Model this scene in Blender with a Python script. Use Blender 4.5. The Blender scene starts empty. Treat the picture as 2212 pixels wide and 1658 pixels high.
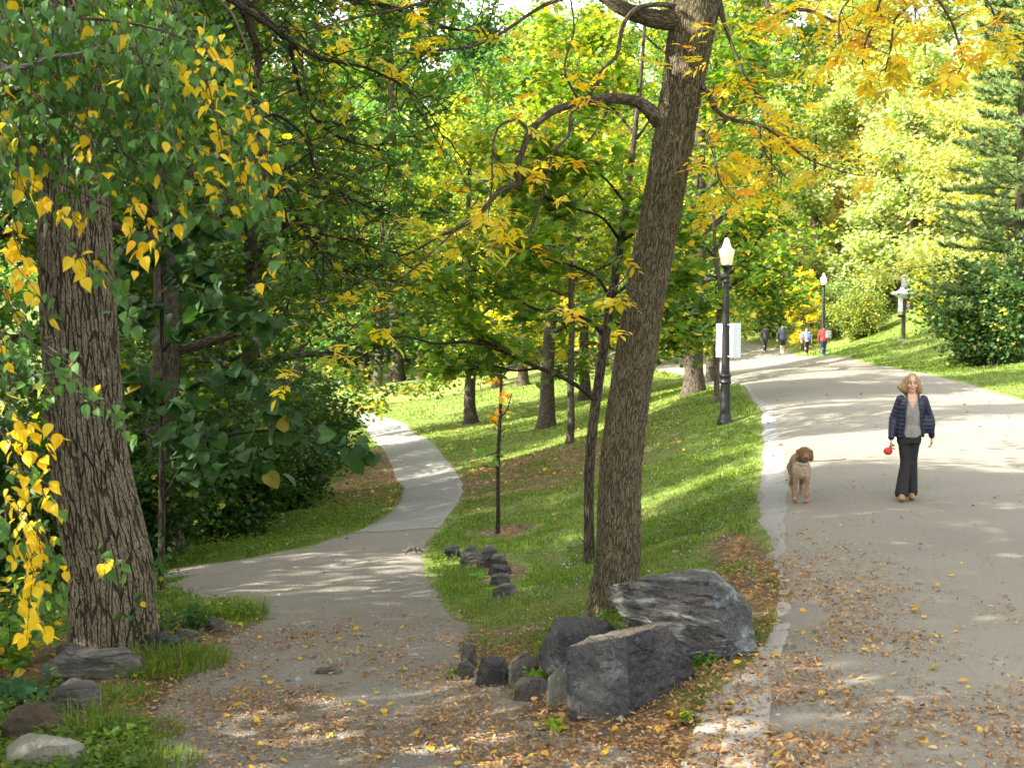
import bpy, bmesh, math, random
import numpy as np
from mathutils import Vector, Matrix

# ---------------------------------------------------------------- camera, world, sun, exposure
SC = bpy.context.scene
PITCH = math.atan(180 / 2800)
CAMZ = 2.68
FOC = 2800.0                      # focal length in reference pixels (2212 wide)
cam_d = bpy.data.cameras.new('camera')
cam_d.lens = 36 * FOC / 2212
cam_d.sensor_width = 36
cam_d.clip_start = 0.1
cam_d.clip_end = 2000
cam_d.dof.use_dof = True
cam_d.dof.focus_distance = 13.0
cam_d.dof.aperture_fstop = 5.0
cam = bpy.data.objects.new('camera', cam_d)
SC.collection.objects.link(cam)
cam.location = (0, 0, CAMZ)
cam.rotation_euler = (math.pi / 2 - PITCH, 0, 0)
SC.camera = cam

SUN_EL, SUN_AZ = math.radians(33), math.radians(-110)   # azimuth from +Y towards +X: the sun stands left, a little behind
S = Vector((math.sin(SUN_AZ) * math.cos(SUN_EL), math.cos(SUN_AZ) * math.cos(SUN_EL), math.sin(SUN_EL)))
world = bpy.data.worlds.new('World')
SC.world = world
world.use_nodes = True
wn = world.node_tree
sky = wn.nodes.new('ShaderNodeTexSky')
sky.sky_type = 'NISHITA'
sky.sun_disc = False
sky.sun_elevation = SUN_EL
sky.sun_rotation = SUN_AZ
sky.air_density = 1.0
sky.dust_density = 3.0
sky.ozone_density = 1.0
wn.nodes['Background'].inputs[1].default_value = 0.14
hsv = wn.nodes.new('ShaderNodeHueSaturation')          # thin bright overcast veil: the sky of that day is nearly white
hsv.inputs['Saturation'].default_value = 0.15
wn.links.new(sky.outputs[0], hsv.inputs['Color'])
wn.links.new(hsv.outputs[0], wn.nodes['Background'].inputs[0])
sun_d = bpy.data.lights.new('sun', 'SUN')
sun_d.energy = 4.0
sun_d.angle = math.radians(0.5)
sun_d.color = (1.0, 0.93, 0.80)
sun = bpy.data.objects.new('sun', sun_d)
SC.collection.objects.link(sun)
sun.rotation_euler = S.to_track_quat('Z', 'Y').to_euler()
SC.view_settings.view_transform = 'Standard'
SC.view_settings.look = 'None'
SC.view_settings.gamma = 1
SC.view_settings.exposure = 2.4
SC.render.engine = 'CYCLES'
cy = SC.cycles
cy.use_denoising = True
cy.max_bounces = 6
cy.diffuse_bounces = 4
cy.glossy_bounces = 2
cy.transmission_bounces = 4
cy.transparent_max_bounces = 4
cy.sample_clamp_indirect = 6
cy.use_light_tree = False

# ---------------------------------------------------------------- helpers
COL = SC.collection
rng = np.random.default_rng(7)

def pray(px, py):
    xc = (px - 1106) / FOC; yc = (829 - py) / FOC
    cp, sp = math.cos(PITCH), math.sin(PITCH)
    return np.array([xc, cp + yc * sp, -sp + yc * cp])

def Q(px, py, y):
    d = pray(px, py)
    return np.array([0, 0, CAMZ]) + d * (y / d[1])

def Pz(px, py, z):
    d = pray(px, py)
    return np.array([0, 0, CAMZ]) + d * ((z - CAMZ) / d[2])

def hash3(i, j, k, seed):
    n = (i * 374761393 + j * 668265263 + k * 2147483647 + seed * 974634777) & 0xffffffff
    n = ((n ^ (n >> 13)) * 1274126177) & 0xffffffff
    n = (n ^ (n >> 16)) & 0xffffffff
    return n.astype(np.float64) / 4294967295.0

def vn(p, seed=0):
    p = np.asarray(p, float)
    f = np.floor(p); u = p - f; u = u * u * (3 - 2 * u)
    i, j, k = (f[..., 0].astype(np.int64), f[..., 1].astype(np.int64), f[..., 2].astype(np.int64))
    r = 0
    for a in (0, 1):
        for b in (0, 1):
            for c in (0, 1):
                w = (u[..., 0] if a else 1 - u[..., 0]) * (u[..., 1] if b else 1 - u[..., 1]) * (u[..., 2] if c else 1 - u[..., 2])
                r = r + w * hash3(i + a, j + b, k + c, seed)
    return r * 2 - 1

def fbm(p, oct=4, seed=0):
    p = np.asarray(p, float); r = 0; a = 1.0
    for o in range(oct):
        r = r + a * vn(p * (2 ** o), seed + o * 17); a *= 0.5
    return r

def tag(o, label=None, cat=None, group=None, kind=None):
    if label: o['label'] = label
    if cat: o['category'] = cat
    if group: o['group'] = group
    if kind: o['kind'] = kind
    return o

def empty(name, loc=(0, 0, 0), rz=0.0):
    o = bpy.data.objects.new(name, None)
    COL.objects.link(o)
    o.location = tuple(float(v) for v in loc)
    o.rotation_euler = (0, 0, rz)
    o.empty_display_size = 0.2
    return o

def make(name, V, Fs, mat, parent=None, attrs=None, smooth=True, loc=None, mats=None, mi=None):
    """V (n,3), Fs = one face array or a list of them (n,3)/(n,4)/(n,k)."""
    if not isinstance(Fs, (list, tuple)): Fs = [Fs]
    Fs = [np.asarray(f, np.int32) for f in Fs if len(f)]
    me = bpy.data.meshes.new(name)
    V = np.asarray(V, np.float32)
    me.vertices.add(len(V)); me.vertices.foreach_set('co', V.ravel())
    lv = np.concatenate([f.ravel() for f in Fs])
    lt = np.concatenate([np.full(len(f), f.shape[1], np.int32) for f in Fs])
    ls = np.concatenate([[0], np.cumsum(lt)[:-1]]).astype(np.int32)
    me.loops.add(len(lv)); me.loops.foreach_set('vertex_index', lv)
    me.polygons.add(len(lt)); me.polygons.foreach_set('loop_start', ls); me.polygons.foreach_set('loop_total', lt)
    me.polygons.foreach_set('use_smooth', np.full(len(lt), smooth))
    if mats:
        for m in mats: me.materials.append(m)
        if mi is not None: me.polygons.foreach_set('material_index', np.asarray(mi, np.int32))
    elif mat: me.materials.append(mat)
    me.update(calc_edges=True)
    for k, a in (attrs or {}).items():
        a = np.asarray(a, np.float32)
        if a.ndim == 1:
            at = me.attributes.new(k, 'FLOAT', 'POINT'); at.data.foreach_set('value', a)
        elif a.shape[1] == 3:
            at = me.attributes.new(k, 'FLOAT_VECTOR', 'POINT'); at.data.foreach_set('vector', a.ravel())
        else:
            at = me.attributes.new(k, 'FLOAT_COLOR', 'POINT'); at.data.foreach_set('color', a.ravel())
    o = bpy.data.objects.new(name, me)
    COL.objects.link(o)
    if parent is not None: o.parent = parent
    if loc is not None: o.location = loc
    return o

def copy_thing(root, loc, rz, scale=1.0, label=None, color=None, zs=None):
    c = root.copy(); COL.objects.link(c)
    c.location = tuple(float(v) for v in loc); c.rotation_euler = (0, 0, rz)
    c.scale = (scale, scale, scale * (zs or 1))
    if label: c['label'] = label
    for ch in root.children:
        d = ch.copy(); COL.objects.link(d); d.parent = c
        if color is not None and ch.name.startswith(('crown', 'foliage')): d.color = color
        for g in ch.children:
            e = g.copy(); COL.objects.link(e); e.parent = d
    return c

# node helper
class NT:
    def __init__(self, name, disp=False):
        self.m = bpy.data.materials.new(name); self.m.use_nodes = True
        self.t = self.m.node_tree; self.b = self.t.nodes['Principled BSDF']; self.out = self.t.nodes['Material Output']
        if disp: self.m.displacement_method = 'BOTH'
    def n(self, typ, **kw):
        x = self.t.nodes.new('ShaderNode' + typ)
        for k, v in kw.items():
            if k in x.inputs: self.put(x.inputs[k], v)
            elif k.startswith('i') and k[1:].isdigit(): self.put(x.inputs[int(k[1:])], v)
            else: setattr(x, k, v)
        return x
    def put(self, sock, v):
        if isinstance(v, bpy.types.NodeSocket): self.t.links.new(v, sock)
        elif isinstance(v, bpy.types.Node): self.t.links.new(v.outputs[0], sock)
        else:
            if sock.type == 'RGBA' and len(v) == 3: v = (*v, 1)
            sock.default_value = v
    def math(self, op, a, b=0.0, c=0.0, clamp=False):
        x = self.t.nodes.new('ShaderNodeMath'); x.operation = op; x.use_clamp = clamp
        self.put(x.inputs[0], a); self.put(x.inputs[1], b); self.put(x.inputs[2], c)
        return x.outputs[0]
    def mix(self, f, a, b, mode='MIX'):
        x = self.t.nodes.new('ShaderNodeMix'); x.data_type = 'RGBA'; x.blend_type = mode
        self.put(x.inputs[0], f); self.put(x.inputs[6], a); self.put(x.inputs[7], b)
        return x.outputs[2]
    def ramp(self, f, stops, interp='LINEAR'):
        x = self.t.nodes.new('ShaderNodeValToRGB'); x.color_ramp.interpolation = interp
        cr = x.color_ramp
        while len(cr.elements) < len(stops): cr.elements.new(0.5)
        for e, (p, c) in zip(cr.elements, stops):
            e.position = p; e.color = (*c, 1) if len(c) == 3 else c
        self.put(x.inputs[0], f)
        return x.outputs[0]
    def mapr(self, f, a, b, c=0.0, d=1.0, smooth=False):
        x = self.t.nodes.new('ShaderNodeMapRange'); x.clamp = True
        if smooth: x.interpolation_type = 'SMOOTHSTEP'
        for i, v in enumerate((f, a, b, c, d)): self.put(x.inputs[i], v)
        return x.outputs[0]
    def noise(self, vec, scale, detail=4, rough=0.55, dist=0.0):
        x = self.n('TexNoise'); self.put(x.inputs['Vector'], vec)
        x.inputs['Scale'].default_value = scale; x.inputs['Detail'].default_value = detail
        x.inputs['Roughness'].default_value = rough; x.inputs['Distortion'].default_value = dist
        return x
    def voro(self, vec, scale, feature='F1'):
        x = self.n('TexVoronoi'); x.feature = feature; self.put(x.inputs['Vector'], vec)
        x.inputs['Scale'].default_value = scale
        return x
    def attr(self, name):
        x = self.n('Attribute'); x.attribute_name = name; return x
    def vscale(self, v, s):
        x = self.n('VectorMath'); x.operation = 'MULTIPLY'; self.put(x.inputs[0], v); x.inputs[1].default_value = s
        return x.outputs[0]
    def bump(self, h, strength=0.5, dist=0.01, normal=None):
        x = self.n('Bump'); self.put(x.inputs['Height'], h); x.inputs['Strength'].default_value = strength
        x.inputs['Distance'].default_value = dist
        if normal is not None: self.put(x.inputs['Normal'], normal)
        return x.outputs[0]
    def fin(self, color=None, rough=None, normal=None, **kw):
        if color is not None: self.put(self.b.inputs['Base Color'], color)
        if rough is not None: self.put(self.b.inputs['Roughness'], rough)
        if normal is not None: self.put(self.b.inputs['Normal'], normal)
        for k, v in kw.items(): self.put(self.b.inputs[k.replace('_', ' ')], v)
        return self.m
    def pos(self):
        return self.n('NewGeometry').outputs['Position']
    def obj(self):
        return self.n('TexCoord').outputs['Object']

def simple(name, col, rough=0.7, metal=0.0, bump=0.0, scale=60, var=0.25, sheen=0.0):
    t = NT(name); p = t.obj()
    nz = t.noise(p, scale, 3)
    c = t.mix(t.mapr(nz.outputs[0], 0.3, 0.7), tuple(x * (1 - var) for x in col), tuple(min(1, x * (1 + var)) for x in col))
    kw = {'Metallic': metal}
    if sheen: kw['Sheen Weight'] = sheen
    nrm = t.bump(nz.outputs[0], 0.6, bump) if bump else None
    return t.fin(c, rough, nrm, **kw)

# ---------------------------------------------------------------- terrain
CTRL = [(2212,1100,0),(1980,1085,0),(1750,1100,0),(2212,1420,0),(1960,1180,0),(1950,980,0),(1850,1658,0),(1650,1658,0),(2212,1658,0),(1700,1250,0),(2212,1250,0),(1700,1000,0),(2212,1000,0),(1720,850,0),(2212,862,0),
        (1640,800,0),(1900,790,0),(1610,738,0),(1790,745,0.05),(1950,737,.72),(2150,775,.45),(2212,820,.25),(1640,880,0),(1645,960,0),(1630,1060,0),(1615,1130,0),(1560,1240,-.02),
        (1560,1460,-.05),(1469,1658,-.04),(1362,1553,-.16),(1240,1568,-.22),(1540,1433,-.08),
        (800,1658,-.3),(400,1658,-.42),(0,1658,-.5),(900,1450,-.55),(500,1450,-.6),(750,1300,-.9),(890,1187,-1.3),(500,1220,-1.35),(900,1100,-1.8),(905,955,-2.9),
        (770,890,-3.6),(1100,1450,-.42),(1000,1320,-.85),(1318,1330,-.5),(1275,1215,-.9),(1075,1150,-1.4),(1230,960,-2.0),(1180,925,-2.3),(1015,915,-3.0),
        (1130,832,-2.9),(1480,1100,-.6),(1400,1000,-1.0),(1565,918,-.3),(1500,850,-.25),(1300,820,-1.6),(1265,770,-1.0),(850,870,-3.8),
        (812,835,-4.2),(912,820,-4.0),(1000,790,-3.6),(810,772,-3.6),(870,738,-1.8),(600,1170,-1.75),(250,1390,-.62),(100,1480,-.72),(150,1310,-1.05),
        (1480,1235,-.28),(1400,1180,-.62),(1150,1250,-.95)]
WORLD = [(-8,20,-2.2),(-14,40,-4.2),(-25,70,-5.5),(-40,110,-5.5),(-30,160,-1),(-5,190,2),(-70,160,2),(0,150,-1.0),(10,120,-.5),(14,105,.1),(16,160,4),
         (22,85,2.6),(26,60,3.0),(40,60,9),(34,95,8),(60,95,22),(24,38,2.2),(40,30,6),(17,18,.1),(25,12,.6),(12,2,0),(3,0,0),(-4,2,-.5),(-15,8,-1.4),(-30,30,-4),
         (-60,60,-4),(-90,100,0),(70,150,30),(0,260,14),(-90,260,14),(90,260,40),(-60,5,-2),(60,5,8)]
cp_ = [Pz(a, b, c) for a, b, c in CTRL] + [np.array(w, float) for w in WORLD]
cp_ = np.array(cp_)
def tps_k(r2): return np.where(r2 > 1e-9, 0.5 * r2 * np.log(r2 + 1e-12), 0)
def warp(x, y):
    # compress distance so that near and far control points weigh evenly
    y = np.maximum(y, 0.5)
    return np.stack([x / (y + 8) * 20, 20 * np.log((y + 4) / 8)], -1)
cw = warp(cp_[:, 0], cp_[:, 1])
n_ = len(cw)
K_ = tps_k(((cw[:, None] - cw[None]) ** 2).sum(-1)) + np.eye(n_) * 0.3
P_ = np.hstack([np.ones((n_, 1)), cw])
A_ = np.block([[K_, P_], [P_.T, np.zeros((3, 3))]])
sol_ = np.linalg.solve(A_, np.concatenate([cp_[:, 2], np.zeros(3)]))
def HB(x, y):
    x = np.asarray(x, float); y = np.asarray(y, float)
    sh = x.shape; w = warp(x.ravel(), y.ravel()); out = np.empty(len(w))
    for s in range(0, len(w), 40000):
        q = w[s:s + 40000]
        out[s:s + 40000] = tps_k(((q[:, None] - cw[None]) ** 2).sum(-1)) @ sol_[:n_] + sol_[n_] + q @ sol_[n_ + 1:]
    return out.reshape(sh)

def hit(px, py):
    d = pray(px, py); lo = 2.0
    ys = np.concatenate([np.arange(4, 30, 0.1), np.arange(30, 120, 0.5), np.arange(120, 300, 2)])
    x = d[0] / d[1] * ys; z = CAMZ + d[2] / d[1] * ys
    g = z - HB(x, ys)
    k = np.argmax(g < 0)
    if g[k] >= 0: k = len(ys) - 1
    t = g[k - 1] / (g[k - 1] - g[k]) if k > 0 else 0
    y = ys[k - 1] + (ys[k] - ys[k - 1]) * t
    return np.array([d[0] / d[1] * y, y, CAMZ + d[2] / d[1] * y])

def edge_fn(pts, pre=(), post=()):
    h = [tuple(p) for p in pre] + [tuple(hit(*p)[:2]) for p in pts] + [tuple(p) for p in post]
    h = sorted(((b, a) for a, b in h))
    ys = np.array([a for a, b in h]); xs = np.array([b for a, b in h])
    return lambda y: np.interp(y, ys, xs)

road_l = edge_fn([(1642,1658),(1664,1460),(1702,1351),(1703,1258),(1660,1190),(1632,1130),(1632,1060),(1646,960),(1641,880),(1600,830),(1560,815)],
                 pre=[(1.25, 2)], post=[(6.9, 50), (8.5, 60), (8.0, 75), (3.5, 95), (-4, 120)])
road_r = edge_fn([(2212,862),(2100,830),(1960,800),(1880,785),(1780,768),(1700,755)], pre=[(11, 2), (12.5, 18)], post=[(13.0, 92), (7.0, 112), (0, 130)])
path_l = edge_fn([(765,892),(790,925),(815,960),(845,1005),(868,1050),(862,1085),(820,1120),(770,1148),(650,1180),(540,1205),(420,1240),(345,1262),(130,1285),
                  (130,1292),(430,1302),(560,1325),(575,1340),(480,1370),(430,1400),(400,1450),(340,1500),(310,1560),(330,1658)], pre=[(-2.4, 3)], post=[(-14, 110)])
path_r = edge_fn([(772,888),(880,915),(950,970),(985,1010),(1005,1060),(990,1095),(960,1130),(930,1170),(922,1210),(960,1310),(1015,1345),(1005,1420),
                  (1100,1490),(1200,1560),(1330,1600),(1469,1658)], pre=[(1.2, 3)], post=[(-11.5, 110)])
Y_ASPH = hit(850, 1148)[1]
Y_PEND = hit(768, 889)[1] + 4

def in_road(x, y, m=0.0): return (x > road_l(y) + m) & (x < road_r(y) - m) & (y < 125)
def in_path(x, y, m=0.0): return (x > path_l(y) + m) & (x < path_r(y) - m) & (y < Y_PEND)

def HT(x, y):
    x = np.asarray(x, float); y = np.asarray(y, float)
    h = HB(x, y)
    q = np.stack([x, y, 0 * x], -1)
    soft = 1 - (in_road(x, y, -.3) * 0.85)
    h = h + soft * (0.03 * vn(q * 1.1, 5) + 0.012 * vn(q * 4.3, 9))
    # worn ruts and hollows of the paths
    return h

# zones of bare soil / leaf litter
LITTER = [(hit(1110, 1010)[:2], 4.5, 10), (hit(830, 1010)[:2], 1.6, 9), (hit(1330, 1600)[:2], 1.0, 1.0), (hit(1120, 1500)[:2], .7, .4), (hit(1615, 1320)[:2], .33, 1.7), (hit(1600, 1200)[:2], .3, 1.6),
          (hit(900, 1420)[:2], 3, 2), (hit(1075, 1152)[:2], .5, .5), (hit(1080, 1240)[:2], .35, 1.0), (hit(250, 1400)[:2], 1.4, 1.2), (hit(200,1560)[:2], .6, .8)]
def litter(x, y):
    r = 0
    for i, (c, sx, sy) in enumerate(LITTER):
        r = r + (.75 if i == 0 else 1) * np.exp(-(((x - c[0]) / sx) ** 2 + ((y - c[1]) / sy) ** 2))
    return np.clip(r, 0, 1)

def build_ground():
    u = np.linspace(-1, 1, 620); xs = 260 * np.sinh(4.6 * u) / np.sinh(4.6)
    v = np.linspace(0, 1, 760); ys = 1.0 + 420 * (np.exp(5.2 * v) - 1) / (np.exp(5.2) - 1)
    X, Y = np.meshgrid(xs, ys)
    Z = HT(X, Y)
    ir = in_road(X, Y, .12) | in_path(X, Y, .12)
    Z = Z - 0.05 * ir
    V = np.stack([X, Y, Z], -1).reshape(-1, 3)
    nx, ny = len(xs), len(ys)
    i = np.arange(ny - 1)[:, None] * nx + np.arange(nx - 1)[None]
    F = np.stack([i, i + 1, i + nx + 1, i + nx], -1).reshape(-1, 4)
    lit = litter(X, Y).ravel()
    # woodland floor under the bushes on the left, lawn elsewhere
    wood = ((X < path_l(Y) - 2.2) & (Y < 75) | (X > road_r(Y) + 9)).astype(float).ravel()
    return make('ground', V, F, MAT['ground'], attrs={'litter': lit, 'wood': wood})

def sheet(name, L, R, y0, y1, ny, nx, mat, off=0.012, power=2.0, edge_amp=.05, seed=1):
    t = np.linspace(0, 1, ny); ys = y0 + (y1 - y0) * (np.exp(power * t) - 1) / (np.exp(power) - 1)
    l = L(ys) + edge_amp * vn(np.stack([ys * 2.2, 0 * ys, 0 * ys], -1), seed) + .4 * edge_amp * vn(np.stack([ys * 9, 0 * ys, 0 * ys], -1), seed + 1)
    r = R(ys) + edge_amp * vn(np.stack([ys * 2.2, 0 * ys + 9, 0 * ys], -1), seed + 2) + .4 * edge_amp * vn(np.stack([ys * 9, 0 * ys, 0 * ys], -1), seed + 3)
    s = np.linspace(0, 1, nx)[None]
    X = l[:, None] * (1 - s) + r[:, None] * s; Y = np.repeat(ys[:, None], nx, 1)
    ed = np.minimum(s, 1 - s) * (r - l)[:, None]
    Z = HT(X, Y) + off - (off + .03) * np.clip(1 - ed / .14, 0, 1) ** 2
    V = np.stack([X, Y, Z], -1).reshape(-1, 3)
    i = np.arange(ny - 1)[:, None] * nx + np.arange(nx - 1)[None]
    F = np.stack([i, i + 1, i + nx + 1, i + nx], -1).reshape(-1, 4)
    return make(name, V, F, mat, attrs={'edge': ed.ravel()})
# ---------------------------------------------------------------- materials
MAT = {}

def ground_mat():
    t = NT('ground'); p = t.pos()
    big = t.noise(p, .55, 3); mid = t.noise(p, 3.5, 5, .65); fine = t.noise(p, 38, 4, .7)
    g = t.ramp(mid.outputs[0], [(.25, (.06, .08, .014)), (.5, (.12, .17, .022)), (.75, (.2, .24, .045))])
    g = t.mix(t.mapr(big.outputs[0], .45, .7, 0, .6), g, (.17, .17, .05))
    soil = t.ramp(fine.outputs[0], [(.25, (.05, .035, .02)), (.6, (.15, .10, .06)), (.85, (.28, .2, .12))])
    lv = t.voro(p, 22); leafc = t.ramp(t.n('SeparateColor', Color=lv.outputs['Color']).outputs[0], [(0, (.10, .05, .02)), (.4, (.25, .12, .035)), (.7, (.38, .2, .06)), (1, (.5, .33, .08))])
    soil = t.mix(t.mapr(t.noise(p, 5, 4).outputs[0], .45, .6, 0, .75), soil, leafc)
    l = t.attr('litter'); f = t.math('ADD', l.outputs['Fac'], t.math('MULTIPLY', t.math('SUBTRACT', mid.outputs[0], .5), 1.2))
    c = t.mix(t.mapr(f, .38, .62, 0, 1, True), g, soil)
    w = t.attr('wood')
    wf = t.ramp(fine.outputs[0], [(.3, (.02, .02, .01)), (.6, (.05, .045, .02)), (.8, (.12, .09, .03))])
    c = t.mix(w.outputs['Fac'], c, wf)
    nb = t.bump(t.math('ADD', fine.outputs[0], t.math('MULTIPLY', lv.outputs[0], .6)), .9, .03)
    return t.fin(c, .95, nb)

def gritty(name, dark, mid, light, stone, sscale=85, stone_amt=.5, bump=.012, patch=.9, pd=.5):
    t = NT(name); p = t.pos()
    big = t.noise(p, patch, 4, .6); fine = t.noise(p, 60, 5, .75); m = t.noise(p, 9, 5, .7)
    v = t.voro(p, sscale); vc = t.n('SeparateColor', Color=v.outputs['Color']).outputs[0]
    base = t.ramp(fine.outputs[0], [(.28, dark), (.5, mid), (.74, light)])
    st = t.ramp(vc, [(0, tuple(.35 * s for s in stone)), (.5, stone), (1, tuple(min(.8, 1.9 * s) for s in stone))])
    f = t.math('MULTIPLY', t.mapr(v.outputs[0], .0, .55, 1, 0), t.mapr(m.outputs[0], .35, .62, 0, 1))
    c = t.mix(t.math('MULTIPLY', f, stone_amt, clamp=True), base, st)
    c = t.mix(t.mapr(big.outputs[0], .38, .64, 0, pd), c, t.mix(.5, c, dark), 'MIX')
    c = t.mix(t.mapr(t.noise(p, .35, 3).outputs[0], .4, .65, 0, .35), c, light)
    h = t.math('ADD', t.math('MULTIPLY', v.outputs[0], -.8), fine.outputs[0])
    h = t.math('ADD', h, t.math('MULTIPLY', m.outputs[0], 2.0))
    return t.fin(c, .93, t.bump(h, .8, bump))

MAT['ground'] = ground_mat()
MAT['road'] = gritty('packed_grit', (.145, .130, .102), (.215, .194, .155), (.295, .27, .222), (.25, .23, .19), 70, .4, .01, .5, .45)
MAT['gravel'] = gritty('gravel', (.12, .106, .085), (.225, .20, .158), (.36, .325, .265), (.28, .275, .26), 48, .95, .03, .8, .5)
MAT['shoulder'] = gritty('pale_shoulder_gravel', (.17, .165, .15), (.25, .245, .23), (.35, .34, .32), (.32, .32, .31), 55, .6, .012, .5, .3)
MAT['asphalt'] = gritty('old_asphalt', (.155, .15, .132), (.215, .205, .182), (.3, .29, .262), (.26, .25, .23), 60, .5, .006, .4, .3)

def leaf_mat(name, yellow=(.66, .56, .04), orange=(.72, .36, .03), trans=.42, rough=.45, noise_scale=.45, spec=.35, back=1.0):
    """object colour = the green of the crown, its alpha = how much of it has turned."""
    t = NT(name)
    oi = t.n('ObjectInfo'); r = t.attr('rnd'); p = t.pos()
    rr = t.n('SeparateXYZ', i0=r.outputs['Vector'])
    nz = t.noise(p, noise_scale, 2)
    a = t.math('ADD', oi.outputs['Alpha'], t.math('MULTIPLY', t.math('SUBTRACT', nz.outputs[0], .5), t.math('MULTIPLY', 2.6, t.math('MINIMUM', oi.outputs['Alpha'], .5))))
    turned = t.mapr(t.math('SUBTRACT', a, rr.outputs[0]), -.06, .06)
    g = oi.outputs['Color']
    gv = t.mix(rr.outputs[1], t.mix(.75, g, (0, 0, 0), 'MIX') if False else t.vscale(g, (.8, .8, .8)), t.vscale(g, (1.75, 1.5, 1.2)))
    yv = t.mix(t.mapr(rr.outputs[2], .82, 1.0), t.mix(rr.outputs[1], t.vscale(yellow_node(t, yellow), (.75, .85, 1)), yellow), orange)
    c = t.mix(turned, gv, yv)
    dif = t.b; t.put(dif.inputs['Base Color'], c); dif.inputs['Roughness'].default_value = rough
    dif.inputs['Specular IOR Level'].default_value = spec
    tr = t.n('BsdfTranslucent'); t.put(tr.inputs[0], t.vscale(c, (1.75 * back, 1.65 * back, .6 * back)))
    mx = t.n('MixShader'); mx.inputs[0].default_value = trans
    t.t.links.new(dif.outputs[0], mx.inputs[1]); t.t.links.new(tr.outputs[0], mx.inputs[2])
    t.t.links.new(mx.outputs[0], t.out.inputs['Surface'])
    return t.m
def yellow_node(t, c):
    x = t.n('RGB'); x.outputs[0].default_value = (*c, 1); return x.outputs[0]

MAT['leaf'] = leaf_mat('leaf')
MAT['leaf_near'] = leaf_mat('leaf_near', yellow=(.82, .55, .02), orange=(.75, .36, .02), trans=.38, rough=.48, noise_scale=2.0, spec=.3)
MAT['leaf_ash'] = leaf_mat('leaf_ash', yellow=(.74, .58, .035), orange=(.70, .33, .03), trans=.42, rough=.42, noise_scale=2.0, spec=.35)
MAT['needle'] = leaf_mat('needle', trans=.12, rough=.6)

def bark(name, dark, light, vs=26, stretch=.16, depth=.018, disp=True, lichen=.15, dist=.35, narrow=.22):
    t = NT(name, disp=disp); p = t.attr('bco').outputs['Vector']
    warpn = t.noise(p, 3.2, 3, .6)
    pv = t.n('VectorMath'); pv.operation = 'ADD'
    t.put(pv.inputs[0], p); t.put(pv.inputs[1], t.vscale(warpn.outputs['Color'], (.16 * dist, .16 * dist, .5 * dist)))
    sp = t.vscale(pv.outputs[0], (1, 1, stretch))
    v = t.voro(sp, vs, 'DISTANCE_TO_EDGE')
    n2 = t.noise(t.vscale(p, (1, 1, .3)), 14, 4, .65)
    ridge = t.mapr(v.outputs[0], 0.0, t.mapr(n2.outputs[0], .3, .7, narrow * .35, narrow * 2.2), 0, 1, True)
    v2 = t.voro(t.n('VectorMath', operation='ADD', i0=t.vscale(p, (1, 1, stretch * 3.2)), i1=t.vscale(n2.outputs['Color'], (.06, .06, .12))).outputs[0], vs * 2.3, 'DISTANCE_TO_EDGE')
    ridge = t.math('MULTIPLY', ridge, t.mapr(v2.outputs[0], 0.0, narrow * .9, .62, 1, True))
    fine = t.noise(t.vscale(p, (1, 1, .35)), 60, 5, .7)
    med = t.noise(t.vscale(p, (1, 1, .5)), 9, 4, .6)
    f = t.math('MULTIPLY', ridge, t.mapr(fine.outputs[0], .2, .8, .55, 1.15))
    c = t.ramp(f, [(0, tuple(x * .45 for x in dark)), (.35, dark), (.95, light)])
    c = t.mix(t.mapr(med.outputs[0], .35, .7, 0, .6), c, t.mix(.55, c, dark))
    c = t.mix(t.mapr(t.noise(p, 1.7, 4).outputs[0], .55, .72, 0, lichen), c, (.16, .17, .06))
    h = t.math('ADD', ridge, t.math('MULTIPLY', fine.outputs[0], .35))
    t.fin(c, .9, t.bump(h, .7, depth * .6), **{'Specular IOR Level': .2})
    if disp:
        d = t.n('Displacement'); t.put(d.inputs['Height'], h); d.inputs['Midlevel'].default_value = .7; d.inputs['Scale'].default_value = depth
        t.t.links.new(d.outputs[0], t.out.inputs['Displacement'])
    return t.m
MAT['bark_big'] = bark('furrowed_dark_bark', (.095, .078, .05), (.30, .25, .17), 17, .13, .020, narrow=.075)
MAT['bark_mid'] = bark('diamond_tan_bark', (.12, .098, .055), (.35, .30, .19), 40, .2, .009, narrow=.13, dist=.6)
MAT['bark'] = bark('grey_brown_bark', (.06, .048, .035), (.19, .155, .115), 26, .18, .01, disp=False)
MAT['bark_pale'] = bark('pale_grey_bark', (.16, .14, .12), (.42, .38, .33), 20, .3, .008, disp=False, narrow=.1, lichen=.1)
MAT['twig'] = bark('twig_bark', (.035, .027, .02), (.12, .095, .07), 40, .3, .004, disp=False)
MAT['limb'] = bark('grey_limb_bark', (.09, .075, .055), (.26, .225, .17), 34, .3, .004, disp=False)

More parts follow.
